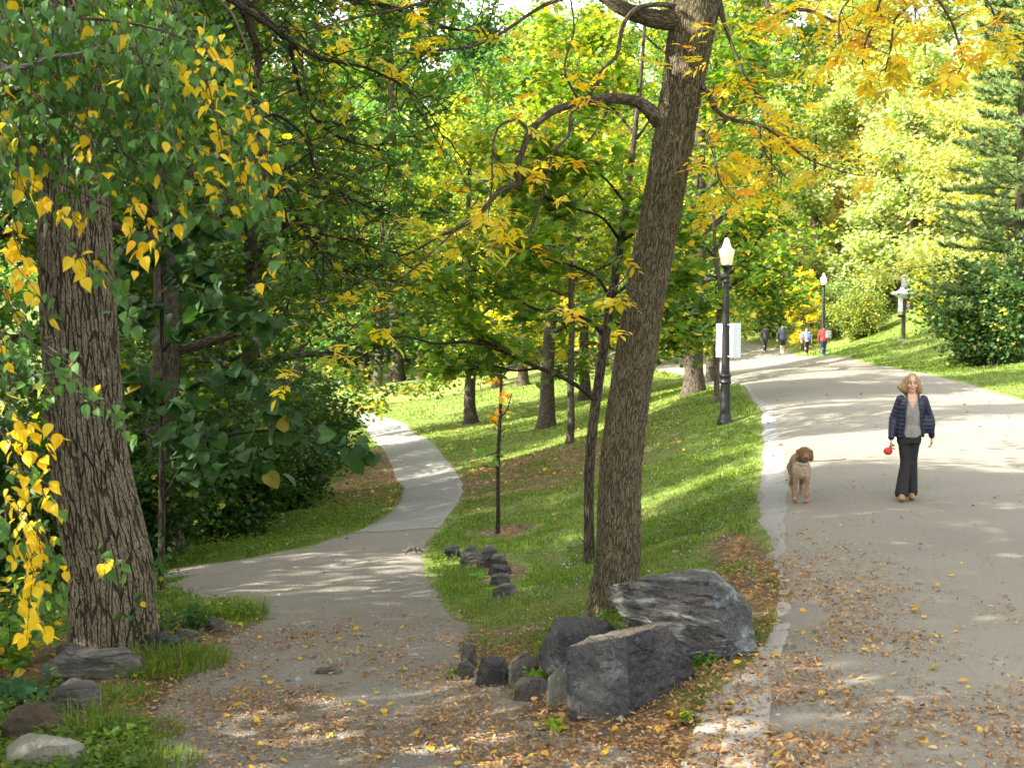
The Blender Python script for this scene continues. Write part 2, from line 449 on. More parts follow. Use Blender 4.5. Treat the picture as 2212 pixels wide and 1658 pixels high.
def rock_mat(name, dark, light, band=None, bscale=5.0, tilt=(0, 0, 1), vein=.4, rough=.62, patina=None):
    t = NT(name); p = t.obj()
    a = t.noise(p, 3.0, 6, .65); f = t.noise(p, 28, 5, .7)
    c = t.ramp(a.outputs[0], [(.3, dark), (.55, tuple(.5 * (x + y) for x, y in zip(dark, light))), (.75, light)])
    vv = t.vscale(p, tuple(bscale * (1 + 5 * abs(k)) / 5 if k else bscale * .18 for k in tilt))
    w = t.noise(vv, 1.6, 5, .6, .6)
    if band:
        c = t.mix(t.mapr(w.outputs[0], .52, .60, 0, .85), c, band)
        c = t.mix(t.mapr(t.noise(vv, 3.4, 4, .6, .4).outputs[0], .56, .62, 0, .8), c, tuple(x * .5 for x in dark))
    c = t.mix(t.mapr(t.noise(vv, 9, 4, .7, .3).outputs[0], .45, .7, 0, .55), c, tuple(x * .5 for x in dark))
    if patina: c = t.mix(t.mapr(t.noise(p, 2.2, 3).outputs[0], .45, .65, 0, .7), c, patina)
    crk = t.voro(t.n('VectorMath', operation='ADD', i0=p, i1=t.vscale(a.outputs['Color'], (.25, .25, .25))).outputs[0], 6.0, 'DISTANCE_TO_EDGE')
    c = t.mix(t.mapr(crk.outputs[0], .0, .012, vein, 0), c, tuple(min(.7, 2.2 * x + .12) for x in light))
    c = t.mix(t.mapr(f.outputs[0], .6, .75, 0, .35), c, tuple(min(.7, 1.6 * x + .03) for x in light))
    h = t.math('ADD', f.outputs[0], t.math('MULTIPLY', w.outputs[0], 1.6)); h = t.math('ADD', h, t.math('MULTIPLY', a.outputs[0], 2))
    return t.fin(c, rough, t.bump(h, .8, .02))
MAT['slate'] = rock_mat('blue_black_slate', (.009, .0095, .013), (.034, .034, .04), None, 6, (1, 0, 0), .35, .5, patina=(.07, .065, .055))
MAT['banded'] = rock_mat('banded_rock', (.022, .022, .024), (.10, .09, .085), (.24, .25, .22), 7, (0, 0, 1), .25, .55)
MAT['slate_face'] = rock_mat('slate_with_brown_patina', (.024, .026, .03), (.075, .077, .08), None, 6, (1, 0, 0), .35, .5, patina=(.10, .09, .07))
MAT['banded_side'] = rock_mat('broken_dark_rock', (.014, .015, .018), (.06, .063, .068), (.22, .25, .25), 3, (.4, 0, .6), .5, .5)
MAT['sunlit_top'] = rock_mat('tan_sunlit_top', (.16, .135, .10), (.33, .28, .21), None, 6, (0, 0, 1), .1, .8)  # sunlight on the boulder's top, painted in as pale tan
MAT['greyrock'] = rock_mat('grey_rock', (.05, .046, .04), (.16, .148, .13), (.24, .22, .19), 5, (0, 0, 1), .15, .8)
MAT['brownrock'] = rock_mat('brown_rock', (.04, .028, .018), (.13, .085, .05), None, 5, (0, 0, 1), .1, .8)
MAT['reddish'] = rock_mat('reddish_rock', (.05, .043, .04), (.14, .115, .10), None, 5, (1, 0, 0), .2, .7)
MAT['palerock'] = rock_mat('pale_rock', (.17, .17, .13), (.36, .35, .28), None, 5, (1, 0, 0), .1, .8)
MAT['kerbstone'] = gritty('kerb_stone', (.22, .205, .175), (.30, .28, .245), (.39, .365, .325), (.34, .32, .285), 40, .25, .006, 1.2, .5)

def grass_mat():
    t = NT('grass_blades'); r = t.attr('rnd').outputs['Vector']; rr = t.n('SeparateXYZ', i0=r)
    p = t.pos(); nz = t.noise(p, 1.1, 4, .6)
    g = t.ramp(rr.outputs[0], [(0, (.062, .12, .012)), (.5, (.118, .215, .018)), (.85, (.21, .315, .03)), (1, (.38, .34, .11))])
    g = t.mix(t.mapr(nz.outputs[0], .5, .68, 0, .6), g, t.mix(rr.outputs[1], (.2, .2, .05), (.13, .2, .03)))
    t.fin(g, .55, **{'Specular IOR Level': .3})
    tr = t.n('BsdfTranslucent'); t.put(tr.inputs[0], t.vscale(g, (1.5, 1.6, 1)))
    mx = t.n('MixShader'); mx.inputs[0].default_value = .35
    t.t.links.new(t.b.outputs[0], mx.inputs[1]); t.t.links.new(tr.outputs[0], mx.inputs[2]); t.t.links.new(mx.outputs[0], t.out.inputs['Surface'])
    return t.m
MAT['grass'] = grass_mat()

def litter_mat():
    t = NT('dead_leaf'); r = t.attr('rnd').outputs['Vector']; rr = t.n('SeparateXYZ', i0=r)
    c = t.ramp(rr.outputs[0], [(0, (.14, .07, .03)), (.3, (.30, .155, .06)), (.6, (.45, .26, .11)), (.82, (.58, .39, .2)), (.93, (.6, .36, .03)), (1, (.7, .48, .03))])
    t.fin(c, .6, **{'Specular IOR Level': .3})
    tr = t.n('BsdfTranslucent'); t.put(tr.inputs[0], c)
    mx = t.n('MixShader'); mx.inputs[0].default_value = .25
    t.t.links.new(t.b.outputs[0], mx.inputs[1]); t.t.links.new(tr.outputs[0], mx.inputs[2]); t.t.links.new(mx.outputs[0], t.out.inputs['Surface'])
    return t.m
MAT['litter'] = litter_mat()
MAT['black_iron'] = simple('black_painted_iron', (.006, .006, .007), .5, 0, .0015, 120, .3)
MAT['board'] = simple('white_board', (.72, .78, .82), .5, 0, 0, 30, .03)
MAT['zinc'] = simple('zinc_band', (.45, .46, .48), .4, .6)
def globe_mat():
    t = NT('frosted_globe'); t.fin((.86, .80, .62), .35, **{'Subsurface Weight': .0})
    tr = t.n('BsdfTranslucent'); t.put(tr.inputs[0], (.95, .88, .7)); mx = t.n('MixShader'); mx.inputs[0].default_value = .5
    t.t.links.new(t.b.outputs[0], mx.inputs[1]); t.t.links.new(tr.outputs[0], mx.inputs[2]); t.t.links.new(mx.outputs[0], t.out.inputs['Surface'])
    return t.m
MAT['globe'] = globe_mat()

# ---------------------------------------------------------------- setting sheets
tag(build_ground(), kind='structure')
tag(sheet('road', lambda y: road_l(y) - .12 * (y < 14), road_r, 2.2, 120, 900, 90, MAT['road'], .012, 3.0, .07, 3), kind='structure')
tag(sheet('gravel_path', path_l, path_r, 3.2, Y_ASPH + .25, 420, 80, MAT['gravel'], .012, 1.6, .06, 21), kind='structure')
tag(sheet('gravel_shoulder', lambda y: road_l(y) - .1 * (y < 14), edge_fn([(1705,1300),(1710,1200),(1714,1100),(1706,1000),(1692,930),(1664,870),(1625,838),(1590,815)]), hit(1705, 1300)[1], hit(1600, 822)[1], 300, 12, MAT['shoulder'], .017, 1.5, .04, 41), kind='structure')
tag(sheet('path', path_l, path_r, Y_ASPH, Y_PEND, 400, 26, MAT['asphalt'], .019, 1.0, .03, 31), kind='structure')
# ---------------------------------------------------------------- branches and leaves
class Tube:
    def __init__(self): self.V = []; self.F = []; self.B = []; self.n = 0
    def add(self, P, R, k=8, cap=True):
        P = np.asarray(P, float); R = np.broadcast_to(np.asarray(R, float), (len(P),)).copy()
        T = np.gradient(P, axis=0); T /= np.linalg.norm(T, axis=1)[:, None] + 1e-9
        ref = np.array([0, 1, 0.001]) if abs(T[0][1]) < .9 else np.array([1, 0, 0.001])
        N = np.empty_like(P); n = ref - T[0] * (ref @ T[0]); N[0] = n / np.linalg.norm(n)
        for i in range(1, len(P)):
            n = N[i - 1] - T[i] * (N[i - 1] @ T[i]); N[i] = n / (np.linalg.norm(n) + 1e-9)
        Bv = np.cross(T, N)
        a = np.linspace(0, 2 * np.pi, k, endpoint=False)
        ring = N[:, None] * np.cos(a)[None, :, None] + Bv[:, None] * np.sin(a)[None, :, None]
        V = P[:, None] + ring * R[:, None, None]
        s = np.concatenate([[0], np.cumsum(np.linalg.norm(np.diff(P, axis=0), axis=1))])
        r0 = R.max()
        off = (self.n * 0.37) % 50
        Bc = np.stack([np.broadcast_to(np.cos(a) * r0, V.shape[:2]), np.broadcast_to(np.sin(a) * r0, V.shape[:2]), np.broadcast_to(s[:, None] + off, V.shape[:2])], -1)
        m = len(P)
        i = (np.arange(m - 1)[:, None] * k + np.arange(k)[None]); j = (np.arange(m - 1)[:, None] * k + (np.arange(k) + 1)[None] % k)
        F = np.stack([i, j, j + k, i + k], -1).reshape(-1, 4) + self.n
        self.V.append(V.reshape(-1, 3)); self.B.append(Bc.reshape(-1, 3)); self.F.append(F); self.n += m * k
        return V
    def obj(self, name, mat, parent=None, **kw):
        return make(name, np.concatenate(self.V), np.concatenate(self.F), mat, parent, attrs={'bco': np.concatenate(self.B)}, **kw)

def smooth_path(pts, n):
    """Catmull-Rom through the points, n samples."""
    pts = np.asarray(pts, float)
    if len(pts) < 3:
        t = np.linspace(0, 1, n)[:, None]; return pts[0] * (1 - t) + pts[-1] * t
    p = np.vstack([2 * pts[0] - pts[1], pts, 2 * pts[-1] - pts[-2]])
    L = np.concatenate([[0], np.cumsum(np.linalg.norm(np.diff(pts[:, :3], axis=0), axis=1))]); L /= L[-1]
    out = []
    for u in np.linspace(0, 1, n):
        i = min(len(pts) - 2, max(0, int(np.searchsorted(L, u, side='right')) - 1))
        t = (u - L[i]) / (L[i + 1] - L[i] + 1e-9)
        a, b, c, d = p[i], p[i + 1], p[i + 2], p[i + 3]
        out.append(.5 * (2 * b + (c - a) * t + (2 * a - 5 * b + 4 * c - d) * t * t + (3 * b - a - 3 * c + d) * t ** 3))
    return np.array(out)

def fan(outline):
    """leaf template: outline (m,2), centre fan; folded along the rib and cupped."""
    o = np.array(outline, float)
    c = np.array([[0, .42]])
    xy = np.vstack([c, o]); z = .22 * np.abs(xy[:, 0]) - .18 * (xy[:, 1] - .4) ** 2
    V = np.column_stack([xy, z]); m = len(o)
    F = [[0, 1 + i, 1 + (i + 1) % m] for i in range(m)]
    return V, np.array(F)
def mirror(h): return h + [(-x, y) for x, y in h[::-1] if abs(x) > 1e-6]
LEAF = {
    'ovate': fan(mirror([(0, 0), (.30, .05), (.42, .28), (.36, .58), (.17, .84), (0, 1.02)])),
    'toothed': fan(mirror([(0, .0), (.20, .03), (.34, .14), (.36, .20), (.39, .30), (.36, .40), (.38, .46), (.29, .62), (.27, .68), (.14, .88), (.05, 1.02), (0, 1.16)])),
    'maple': fan(mirror([(0, 0), (.14, .10), (.42, .02), (.36, .22), (.62, .42), (.40, .46), (.44, .72), (.22, .62), (.14, .78), (0, 1.05)])),
    'oak': fan(mirror([(0, 0), (.10, .18), (.34, .22), (.16, .38), (.46, .56), (.17, .60), (.28, .86), (.09, .80), (0, 1.0)])),
    'lance': fan(mirror([(0, 0), (.14, .22), (.18, .5), (.10, .8), (0, 1.0)])),
    'big': fan(mirror([(0, .02), (.28, -.04), (.48, .18), (.50, .42), (.36, .72), (.14, .94), (0, 1.06)])),
    'star': fan([(0, 0), (.55, .25), (.3, .5), (.25, .95), (-.2, .75), (-.5, .35)]),
    'quad': (np.array([[0, 0, 0], [.36, .5, .08], [0, 1, -.05], [-.36, .5, .08]]), np.array([[0, 1, 2], [0, 2, 3]])),
    'needle': (np.array([[-.035, 0, 0], [.035, 0, 0], [0, 1, 0]]), np.array([[0, 1, 2]])),
}
def leaf_mesh(P, tmpl, size, rg, tilt=.7, N=None, D=None, jitter=.3, rnd=None):
    """P (n,3) stalk ends; N normals, D directions the tips point in."""
    n = len(P)
    if N is None:
        N = np.stack([rg.normal(0, tilt, n), rg.normal(0, tilt, n), np.ones(n)], -1)
    N = N / np.linalg.norm(N, axis=1)[:, None]
    if D is None:
        D = rg.normal(0, 1, (n, 3)); D[:, 2] -= .4
    D = D - N * (D * N).sum(1)[:, None]; D /= np.linalg.norm(D, axis=1)[:, None] + 1e-9
    X = np.cross(D, N)
    s = (size * (1 + jitter * rg.uniform(-1, 1, n)))[:, None, None]
    TV, TF = LEAF[tmpl]
    k = len(TV)
    V = P[:, None] + s * (X[:, None] * TV[None, :, :1] + D[:, None] * TV[None, :, 1:2] + N[:, None] * TV[None, :, 2:3])
    F = (TF[None] + (np.arange(n) * k)[:, None, None]).reshape(-1, TF.shape[1])
    if rnd is None: rnd = rg.uniform(0, 1, (n, 3))
    A = np.repeat(rnd, k, axis=0)
    return V.reshape(-1, 3), F, A

def leaves_obj(name, parts, mat, parent, color, **kw):
    V = []; F = []; A = []; n = 0
    for v, f, a in parts:
        V.append(v); F.append(f + n); A.append(a); n += len(v)
    o = make(name, np.concatenate(V), np.concatenate(F), mat, parent, attrs={'rnd': np.concatenate(A)}, smooth=False, **kw)
    o.color = color
    return o

def unit(v): return v / (np.linalg.norm(v) + 1e-9)

def wander(p, d, L, n, rg, wob=.25, up=0.0):
    pts = [np.array(p, float)]; d = unit(np.array(d, float)); st = L / n
    for i in range(n):
        d = unit(d + rg.normal(0, wob, 3) + np.array([0, 0, up]))
        pts.append(pts[-1] + d * st)
    return np.array(pts)

def grow_crown(tb, trunk, R, rg, n_limb, reach, t0=.35, elev=(.1, .9), sub=5, twigs=4, up=.05, sub_len=.5, tw_len=.35, prof=None, az=None, kk=(6, 4, 3), wob=.16):
    """limbs along a trunk polyline; returns the twig points leaves hang on."""
    L = len(trunk); pts = []; 
    for i in range(n_limb):
        t = t0 + (1 - t0) * (i + rg.uniform(0, .8)) / n_limb; t = min(t, .995)
        k = t * (L - 1); a = int(k); base = trunk[a] * (1 - (k - a)) + trunk[min(a + 1, L - 1)] * (k - a); r = R[a]
        u = (t - t0) / (1 - t0)
        if az is None: th = i * 2.399 + rg.uniform(-.5, .5)
        else: th = rg.uniform(*az)
        e = elev[0] + (elev[1] - elev[0]) * u + rg.uniform(-.15, .15)
        pr = prof(u) if prof else (math.sin(math.pi * min(1, .25 + .8 * u)) ** .6 if u < 1 else .4)
        ln = reach * max(.25, pr) * rg.uniform(.75, 1.15)
        d = np.array([math.cos(th) * math.cos(e), math.sin(th) * math.cos(e), math.sin(e)])
        P = wander(base, d, ln, 7, rg, wob, up)
        rr = np.linspace(min(.55 * r, .05 + .03 * ln), .012, len(P))
        tb.add(P, rr, kk[0])
        for s in range(sub + 1):
            q = .25 + .75 * (s + rg.uniform(0, .7)) / (sub + 1) if s < sub else 1.0
            kf = min(q, .999) * (len(P) - 1); b = int(kf); bp = P[b] * (1 - (kf - b)) + P[b + 1] * (kf - b)
            dd = unit(P[b + 1] - P[b]); sd = unit(np.cross(dd, [0, 0, 1])) * (1 if s % 2 else -1)
            d2 = unit(dd * .6 + sd * rg.uniform(.5, 1.1) + np.array([0, 0, rg.uniform(-.15, .35)]))
            if s == sub: d2 = dd
            l2 = ln * sub_len * (1.15 - .6 * q) * rg.uniform(.7, 1.2)
            P2 = wander(bp, d2, l2, 4, rg, .2, up * .5)
            tb.add(P2, np.linspace(max(.012, rr[b] * .5), .007, len(P2)), kk[1])
            for w in range(twigs):
                q2 = .3 + .7 * (w + .5) / twigs; kf = min(q2, .999) * 4; c = int(kf); cp = P2[c] * (1 - (kf - c)) + P2[c + 1] * (kf - c)
                d3 = unit((P2[c + 1] - P2[c]) + rg.normal(0, .6, 3) * np.linalg.norm(P2[c + 1] - P2[c]) * 1.2)
                l3 = l2 * tw_len * rg.uniform(.6, 1.3) + .15
                P3 = wander(cp, d3, l3, 3, rg, .25, -.03)
                if kk[2]: tb.add(P3, np.linspace(.008, .003, 4), kk[2])
                pts.append(P3[1:])
    return np.concatenate(pts)

def cluster(pts, per, spread, rg, flat=.6):
    P = np.repeat(pts, per, axis=0)
    o = rg.normal(0, spread, P.shape); o[:, 2] *= flat
    return P + o

def proto_tree(name, seed, H, r, reach, n_limb, t0, leaf, size, per, spread, sub=5, twigs=4, elev=(.05, 1.0), prof=None, barkm='bark', leafm='leaf', color=(.05, .12, .02, .15), lean=0.0, up=.05, tilt=.75, kk=(6, 4, 3), flat=.6, cat='tree', fork=False):
    rg = np.random.default_rng(seed)
    root = empty(name)
    tb = Tube()
    n = 16; zz = np.linspace(0, H * .93, n)
    wob = np.cumsum(rg.normal(0, .05 * r * 3, (n, 2)), axis=0); wob[0] = 0
    T = np.column_stack([wob[:, 0] + lean * zz, wob[:, 1], zz - .25 * (zz == 0)])
    R = r * (1 - .8 * zz / (H * .93)) * (1 + .75 * np.exp(-zz / (1.3 * r))) + .01
    z2 = np.concatenate([np.linspace(0, 1.2, 8), zz[1:][zz[1:] > 1.3]])
    T = np.column_stack([np.interp(z2, zz, T[:, 0]), np.interp(z2, zz, T[:, 1]), z2]); T[0, 2] = -.4
    R = r * (1 - .8 * z2 / (H * .93)) * (1 + .75 * np.exp(-z2 / (1.3 * r))) + .01
    V = tb.add(T, R, 14)
    pts = grow_crown(tb, T, R, rg, n_limb, reach, t0, elev, sub, twigs, up, prof=prof, kk=kk)
    tb.obj('trunk', MAT[barkm], root)
    P = cluster(pts, per, spread, rg, flat)
    leaves_obj('crown', [leaf_mesh(P, leaf, size, rg, tilt)], MAT[leafm], root, color)
    root['category'] = cat
    return root

PARK = Vector((0, -500, -100))
# leafy kinds --------------------------------------------------------------
def G(r, g, b, a): return (r, g, b, a)
round_prof = lambda u: math.sin(math.pi * (.18 + .74 * u)) ** .7
PROTO = {}
def proto(key, *a, **k): PROTO[key] = proto_tree(*a, **k); return PROTO[key]
PROTO_N = {}
def place(key, x, y, rz, s, label, color=None, group=None, zs=1.0, z=None, dz=-.08):
    zz = float(HT(x, y)) if z is None else z
    src = PROTO[key]
    if key not in PROTO_N:
        PROTO_N[key] = 1; o = src
        o.location = (x, y, zz + dz); o.rotation_euler = (0, 0, rz); o.scale = (s, s, s * zs)
        if color is not None:
            for c in o.children:
                if c.name.startswith(('crown', 'foliage')): c.color = color
        o['label'] = label
    else:
        o = copy_thing(src, (x, y, zz + dz), rz, s, label, color, zs)
    if group: o['group'] = group
    elif 'group' in o: del o['group']
    return o

def bush_proto(name, seed, H, W, n_stem, leaf, size, per, spread, leafm='leaf', color=(.05, .12, .02, .1), tilt=.8, sub=4, cat='shrub', barkm='twig', low=.1):
    rg = np.random.default_rng(seed); root = empty(name); tb = Tube(); allp = []
    for i in range(n_stem):
        a = rg.uniform(0, 6.28); rr = rg.uniform(0, .25) * W
        b = np.array([math.cos(a) * rr, math.sin(a) * rr, -.05])
        out = rg.uniform(.1, .95) * W; hh = H * (1 - .45 * (out / W) ** 1.6) * rg.uniform(.75, 1.05)
        e = np.array([math.cos(a) * out, math.sin(a) * out, hh])
        m = (b + e) / 2 + np.array([0, 0, .22 * hh])
        P = smooth_path([b, m + rg.normal(0, .06 * H, 3), e], 7)
        tb.add(P, np.linspace(.022, .006, 7) * (H / 2.5) ** .5, 4)
        for s in range(sub * 2):
            q = low + (1 - low) * (s + .5) / (sub * 2); kf = q * 5.99; c = int(kf); cp = P[c] * (1 - (kf - c)) + P[c + 1] * (kf - c)
            d = rg.normal(0, 1, 3); d[2] = abs(d[2]) * .4 - .1
            P3 = wander(cp, d, W * rg.uniform(.2, .42), 3, rg, .25)
            tb.add(P3, np.linspace(.008, .003, 4), 3)
            allp.append(P3[1:])
    tb.obj('stems', MAT[barkm], root)
    P = cluster(np.concatenate(allp), per, spread, rg, .8)
    P[:, 2] = np.maximum(P[:, 2], .03)
    leaves_obj('foliage', [leaf_mesh(P, leaf, size, rg, tilt)], MAT[leafm], root, color)
    root['category'] = cat
    return root

def pine_proto(name, seed, H, r, W, color):
    rg = np.random.default_rng(seed); root = empty(name); tb = Tube()
    z = np.linspace(-.2, H, 14); T = np.column_stack([.05 * np.sin(z), .05 * np.cos(z * .7), z])
    R = r * (1 - .9 * np.clip(z, 0, H) / H) + .01
    tb.add(T, R, 10); pts = []; dirs = []
    nl = int(H * 7.5)
    for i in range(nl):
        u = .08 + .9 * i / nl; zz = u * H; L = W * (1 - u) ** .75 * rg.uniform(.7, 1.15) + .3; th = i * 2.399
        P = wander([0, 0, zz], [math.cos(th), math.sin(th), .25 - .35 * (1 - u)], L, 6, rg, .1, .03)
        tb.add(P, np.linspace(.04, .008, 7), 4)
        for s in range(9):
            q = .2 + .8 * s / 9; kf = q * 5.99; c = int(kf); cp = P[c] * (1 - (kf - c)) + P[c + 1] * (kf - c)
            dd = unit(P[c + 1] - P[c]); sd = np.cross(dd, [0, 0, 1]) * (1 if s % 2 else -1)
            P2 = wander(cp, dd + sd * 1.1, L * .32 * (1.2 - q) + .12, 4, rg, .12, .05)
            tb.add(P2, np.linspace(.01, .004, 5), 3)
            for k in range(4):
                for m in range(3):
                    pts.append(P2[k] + (P2[k + 1] - P2[k]) * m / 3); dirs.append(unit(P2[k + 1] - P2[k]))
    tb.obj('trunk', MAT['bark'], root)
    pts = np.repeat(np.array(pts), 11, axis=0); dirs = np.repeat(np.array(dirs), 11, axis=0)
    D = dirs * .9 + rg.normal(0, .6, dirs.shape); D[:, 2] += .25
    N = rg.normal(0, 1, dirs.shape)
    LEAF['ndl'] = (np.array([[-.07, 0, 0], [.07, 0, 0], [0, 1, 0]]), np.array([[0, 1, 2]]))
    leaves_obj('crown', [leaf_mesh(pts, 'ndl', .22, rg, 1, N=N, D=D)], MAT['needle'], root, color)
    root['category'] = 'pine tree'
    return root
# ---------------------------------------------------------------- the kinds of trees and shrubs
proto('oak', 'oak_tree', 11, 17, .34, 5.0, 20, .40, 'oak', .21, 7, .30, sub=6, twigs=5, prof=round_prof, color=(.045, .11, .018, .1))
proto('maple', 'maple_tree', 12, 15.5, .30, 4.6, 18, .40, 'maple', .20, 7, .30, sub=6, twigs=5, prof=round_prof, color=(.06, .14, .02, .2))
proto('elm', 'elm_tree', 13, 18, .36, 5.6, 20, .42, 'star', .20, 8, .36, sub=6, twigs=5, prof=round_prof, color=(.05, .12, .02, .2), elev=(.3, 1.1))
proto('slim', 'slender_tree', 14, 11, .10, 3.0, 16, .55, 'maple', .18, 6, .22, sub=5, twigs=4, prof=round_prof, color=(.07, .15, .02, .3))
proto('far', 'woodland_tree', 15, 20, .32, 6.0, 22, .12, 'quad', .30, 12, .42, sub=6, twigs=4, prof=round_prof, color=(.06, .14, .02, .2), kk=(5, 3, 0))
proto('far2', 'woodland_tree', 16, 15, .26, 5.5, 20, .08, 'quad', .30, 13, .40, sub=6, twigs=4, prof=round_prof, color=(.06, .14, .02, .2), kk=(5, 3, 0))
proto('farh', 'woodland_tree', 17, 20, .32, 5.6, 22, .30, 'quad', .30, 12, .42, sub=6, twigs=4, prof=round_prof, color=(.06, .14, .02, .2), kk=(5, 3, 0))
PROTO['bush'] = bush_proto('shrub', 21, 2.4, 1.8, 26, 'star', .11, 9, .14)
PROTO['bush_big'] = bush_proto('shrub', 22, 4.2, 2.8, 34, 'star', .15, 11, .22)
PROTO['pine'] = pine_proto('pine_tree', 31, 17, .26, 3.6, (.09, .17, .09, -.5))

def ptree(key, px, py, rz, s, label, color=None, group=None, zs=1.0):
    h = hit(px, py); return place(key, h[0], h[1], rz, s, label, color, group, zs)

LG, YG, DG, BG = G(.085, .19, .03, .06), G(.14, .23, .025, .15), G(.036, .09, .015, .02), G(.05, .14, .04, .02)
# trees standing on the slope and the lawn
ptree('oak', 1180, 925, .3, .86, 'straight dark-barked tree on the slope beside the thin leaning tree', G(.055, .14, .022, .12))
ptree('slim', 1230, 960, 1.2, 1.0, 'thin leaning tree just right of the straight dark-barked tree on the slope', YG)
ptree('maple', 1018, 915, 2.0, .9, 'brown-trunked maple leaning beside the bend of the lower path', G(.10, .19, .025, .2))
place('farh', -10, 112, .7, 1.85, 'tall green tree closing the gap above the lawn', G(.07, .17, .04, .08))
place('farh', 3, 126, .7, 1.5, 'tall light green tree far behind the twin trunks', G(.10, .2, .05, .15))
ptree('maple', 1130, 832, 3.5, .95, 'maple on the sunlit rise behind the straight dark-barked tree', G(.12, .2, .02, .6))
ptree('elm', 812, 835, .5, 1.0, 'pale grey trunk nearest the path end, rightmost of the three on the lawn', G(.05, .14, .025, .12))
ptree('elm', 790, 823, 2.5, 1.05, 'pale grey trunk in the middle of the three close together on the lawn', G(.05, .13, .03, .08))
ptree('elm', 770, 812, 4.2, 1.0, 'pale grey trunk at the back of the three close together on the lawn', G(.05, .13, .03, .08))
ptree('elm', 912, 820, 5.0, 1.0, 'stout pale trunk standing alone in the middle of the far lawn', G(.06, .15, .03, .1))
ptree('oak', 835, 790, 1.0, 1.1, 'dark trunk in the shade at the far edge of the lawn', DG)
ptree('oak', 860, 785, 4.0, 1.0, 'thick dark trunk right beside another in the shade beyond the lawn', DG)
ptree('maple', 1050, 800, 1.9, 1.0, 'far maple with orange foliage behind the bent path', G(.3, .18, .03, .8))
ptree('maple', 1300, 790, 2.9, 1.0, 'bright yellow tree glowing behind the double trunks', G(.2, .24, .02, .9))
# trees on the left of the lower path, out of the woods
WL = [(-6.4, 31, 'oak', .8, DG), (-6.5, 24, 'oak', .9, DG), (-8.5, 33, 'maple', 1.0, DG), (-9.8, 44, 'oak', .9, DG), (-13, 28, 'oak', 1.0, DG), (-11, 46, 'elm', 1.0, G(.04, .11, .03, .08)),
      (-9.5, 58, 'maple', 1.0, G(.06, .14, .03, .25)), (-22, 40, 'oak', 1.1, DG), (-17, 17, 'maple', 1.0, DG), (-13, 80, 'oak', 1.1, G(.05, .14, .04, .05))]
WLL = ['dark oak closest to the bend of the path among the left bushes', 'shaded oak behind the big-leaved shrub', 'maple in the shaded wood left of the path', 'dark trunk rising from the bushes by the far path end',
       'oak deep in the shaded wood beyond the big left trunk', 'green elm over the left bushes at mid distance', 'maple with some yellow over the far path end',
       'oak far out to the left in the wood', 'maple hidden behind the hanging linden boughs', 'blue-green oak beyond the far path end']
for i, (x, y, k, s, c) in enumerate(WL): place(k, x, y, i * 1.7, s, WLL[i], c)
# trees along the far side, left to right, behind the lawn
FL = [(-38, 128, 'farh', 1.2), (-29, 138, 'farh', 1.2), (-19, 148, 'farh', 1.3), (-12, 132, 'farh', 1.1), (-3, 140, 'farh', 1.2), (8, 128, 'far', 1.1), (5, 109, 'farh', 1.0), (-48, 115, 'farh', 1.3)]
for i, (x, y, k, s) in enumerate(FL):
    place(k, x, y, i * 2.1, s * 1.4, 'green woodland tree beyond the far lawn', [LG, BG, G(.08, .17, .03, .2)][i % 3], 'trees beyond the far lawn')
# trees between the lawn and the road
ML = [(6.2, 44, 'oak', .9, G(.07, .15, .02, .15)), (9.0, 58, 'maple', .8, G(.08, .18, .03, .18)), (3.5, 62, 'maple', .85, G(.13, .21, .02, .55)), (8.5, 78, 'oak', .95, G(.09, .19, .03, .1)), (-1, 88, 'maple', 1.0, G(.10, .2, .03, .35)), (13, 96, 'far2', 1.0, BG)]
MLL = ['thick dark trunk at the top of the slope behind the lamp post', 'maple overhanging the road behind the white board', 'yellow-turning maple between lawn and road', 'oak at the far left verge of the road', 'pale green maple behind the sunlit lawn', 'green tree closing the far end of the road']
for i, (x, y, k, s, c) in enumerate(ML): place(k, x, y, 1.1 + i * 1.3, s, MLL[i], c)
# hillside right of the road
rg = np.random.default_rng(5)
HR = [(19.5, 84, 'far2', .85), (24, 78, 'far2', 1.0), (29, 70, 'far2', 1.0), (23.5, 62, 'far2', .85), (27, 58, 'far', .85), 
      (20, 98, 'far', 1.0), (28, 94, 'far', 1.1), (36, 84, 'far', 1.1), (17, 112, 'far', 1.2), (30, 112, 'far', 1.3), (46, 100, 'far', 1.3), (62, 110, 'far', 1.4), (45, 130, 'far', 1.4), (22, 140, 'far', 1.4)]
HC = [G(.2, .29, .11, .08), G(.25, .34, .16, .03), G(.13, .24, .08, .14), G(.27, .33, .14, .12), G(.18, .28, .13, .02), G(.10, .20, .07, .08)]
HL = {0: 'light green tree right behind the farther lamp post', 1: 'pale tree standing behind the old wooden lamp standard', 2: 'pale tree on the hillside just left of the blue-green pine', 3: 'light tree at the foot of the hillside near the old wooden lamp standard', 4: 'tree on the hillside behind the dark green roadside shrub',
      5: 'tree beyond the road end behind the four walkers'}
for i, (x, y, k, s) in enumerate(HR):
    place(k, x, y, i * 2.3, s * (1.15 if y > 80 else 1), HL.get(i, 'sunlit yellow-green tree high on the hillside right of the road'), HC[i % 6], None if i in HL else 'trees on the hillside right of the road')
place('far2', 19.3, 91, 1.0, .6, 'pinkish-brown tree among the green ones beyond the second lamp post', G(.26, .19, .11, .0))
place('maple', 17.3, 77, 2.0, .3, 'small bright yellow tree beside the second lamp post', G(.4, .4, .02, .97))
ptree('pine', 2195, 778, .4, .95, 'blue-green pine rising at the right edge of the picture', G(.12, .20, .07, -.5))
place('pine', 35, 66, 2.4, 1.0, 'tall pale pine high on the right hillside', G(.13, .22, .12, -.5))
place('far2', 27, 99, .8, 1.25, 'orange-tinted tree half way up the sunlit hillside', G(.33, .22, .09, .3))
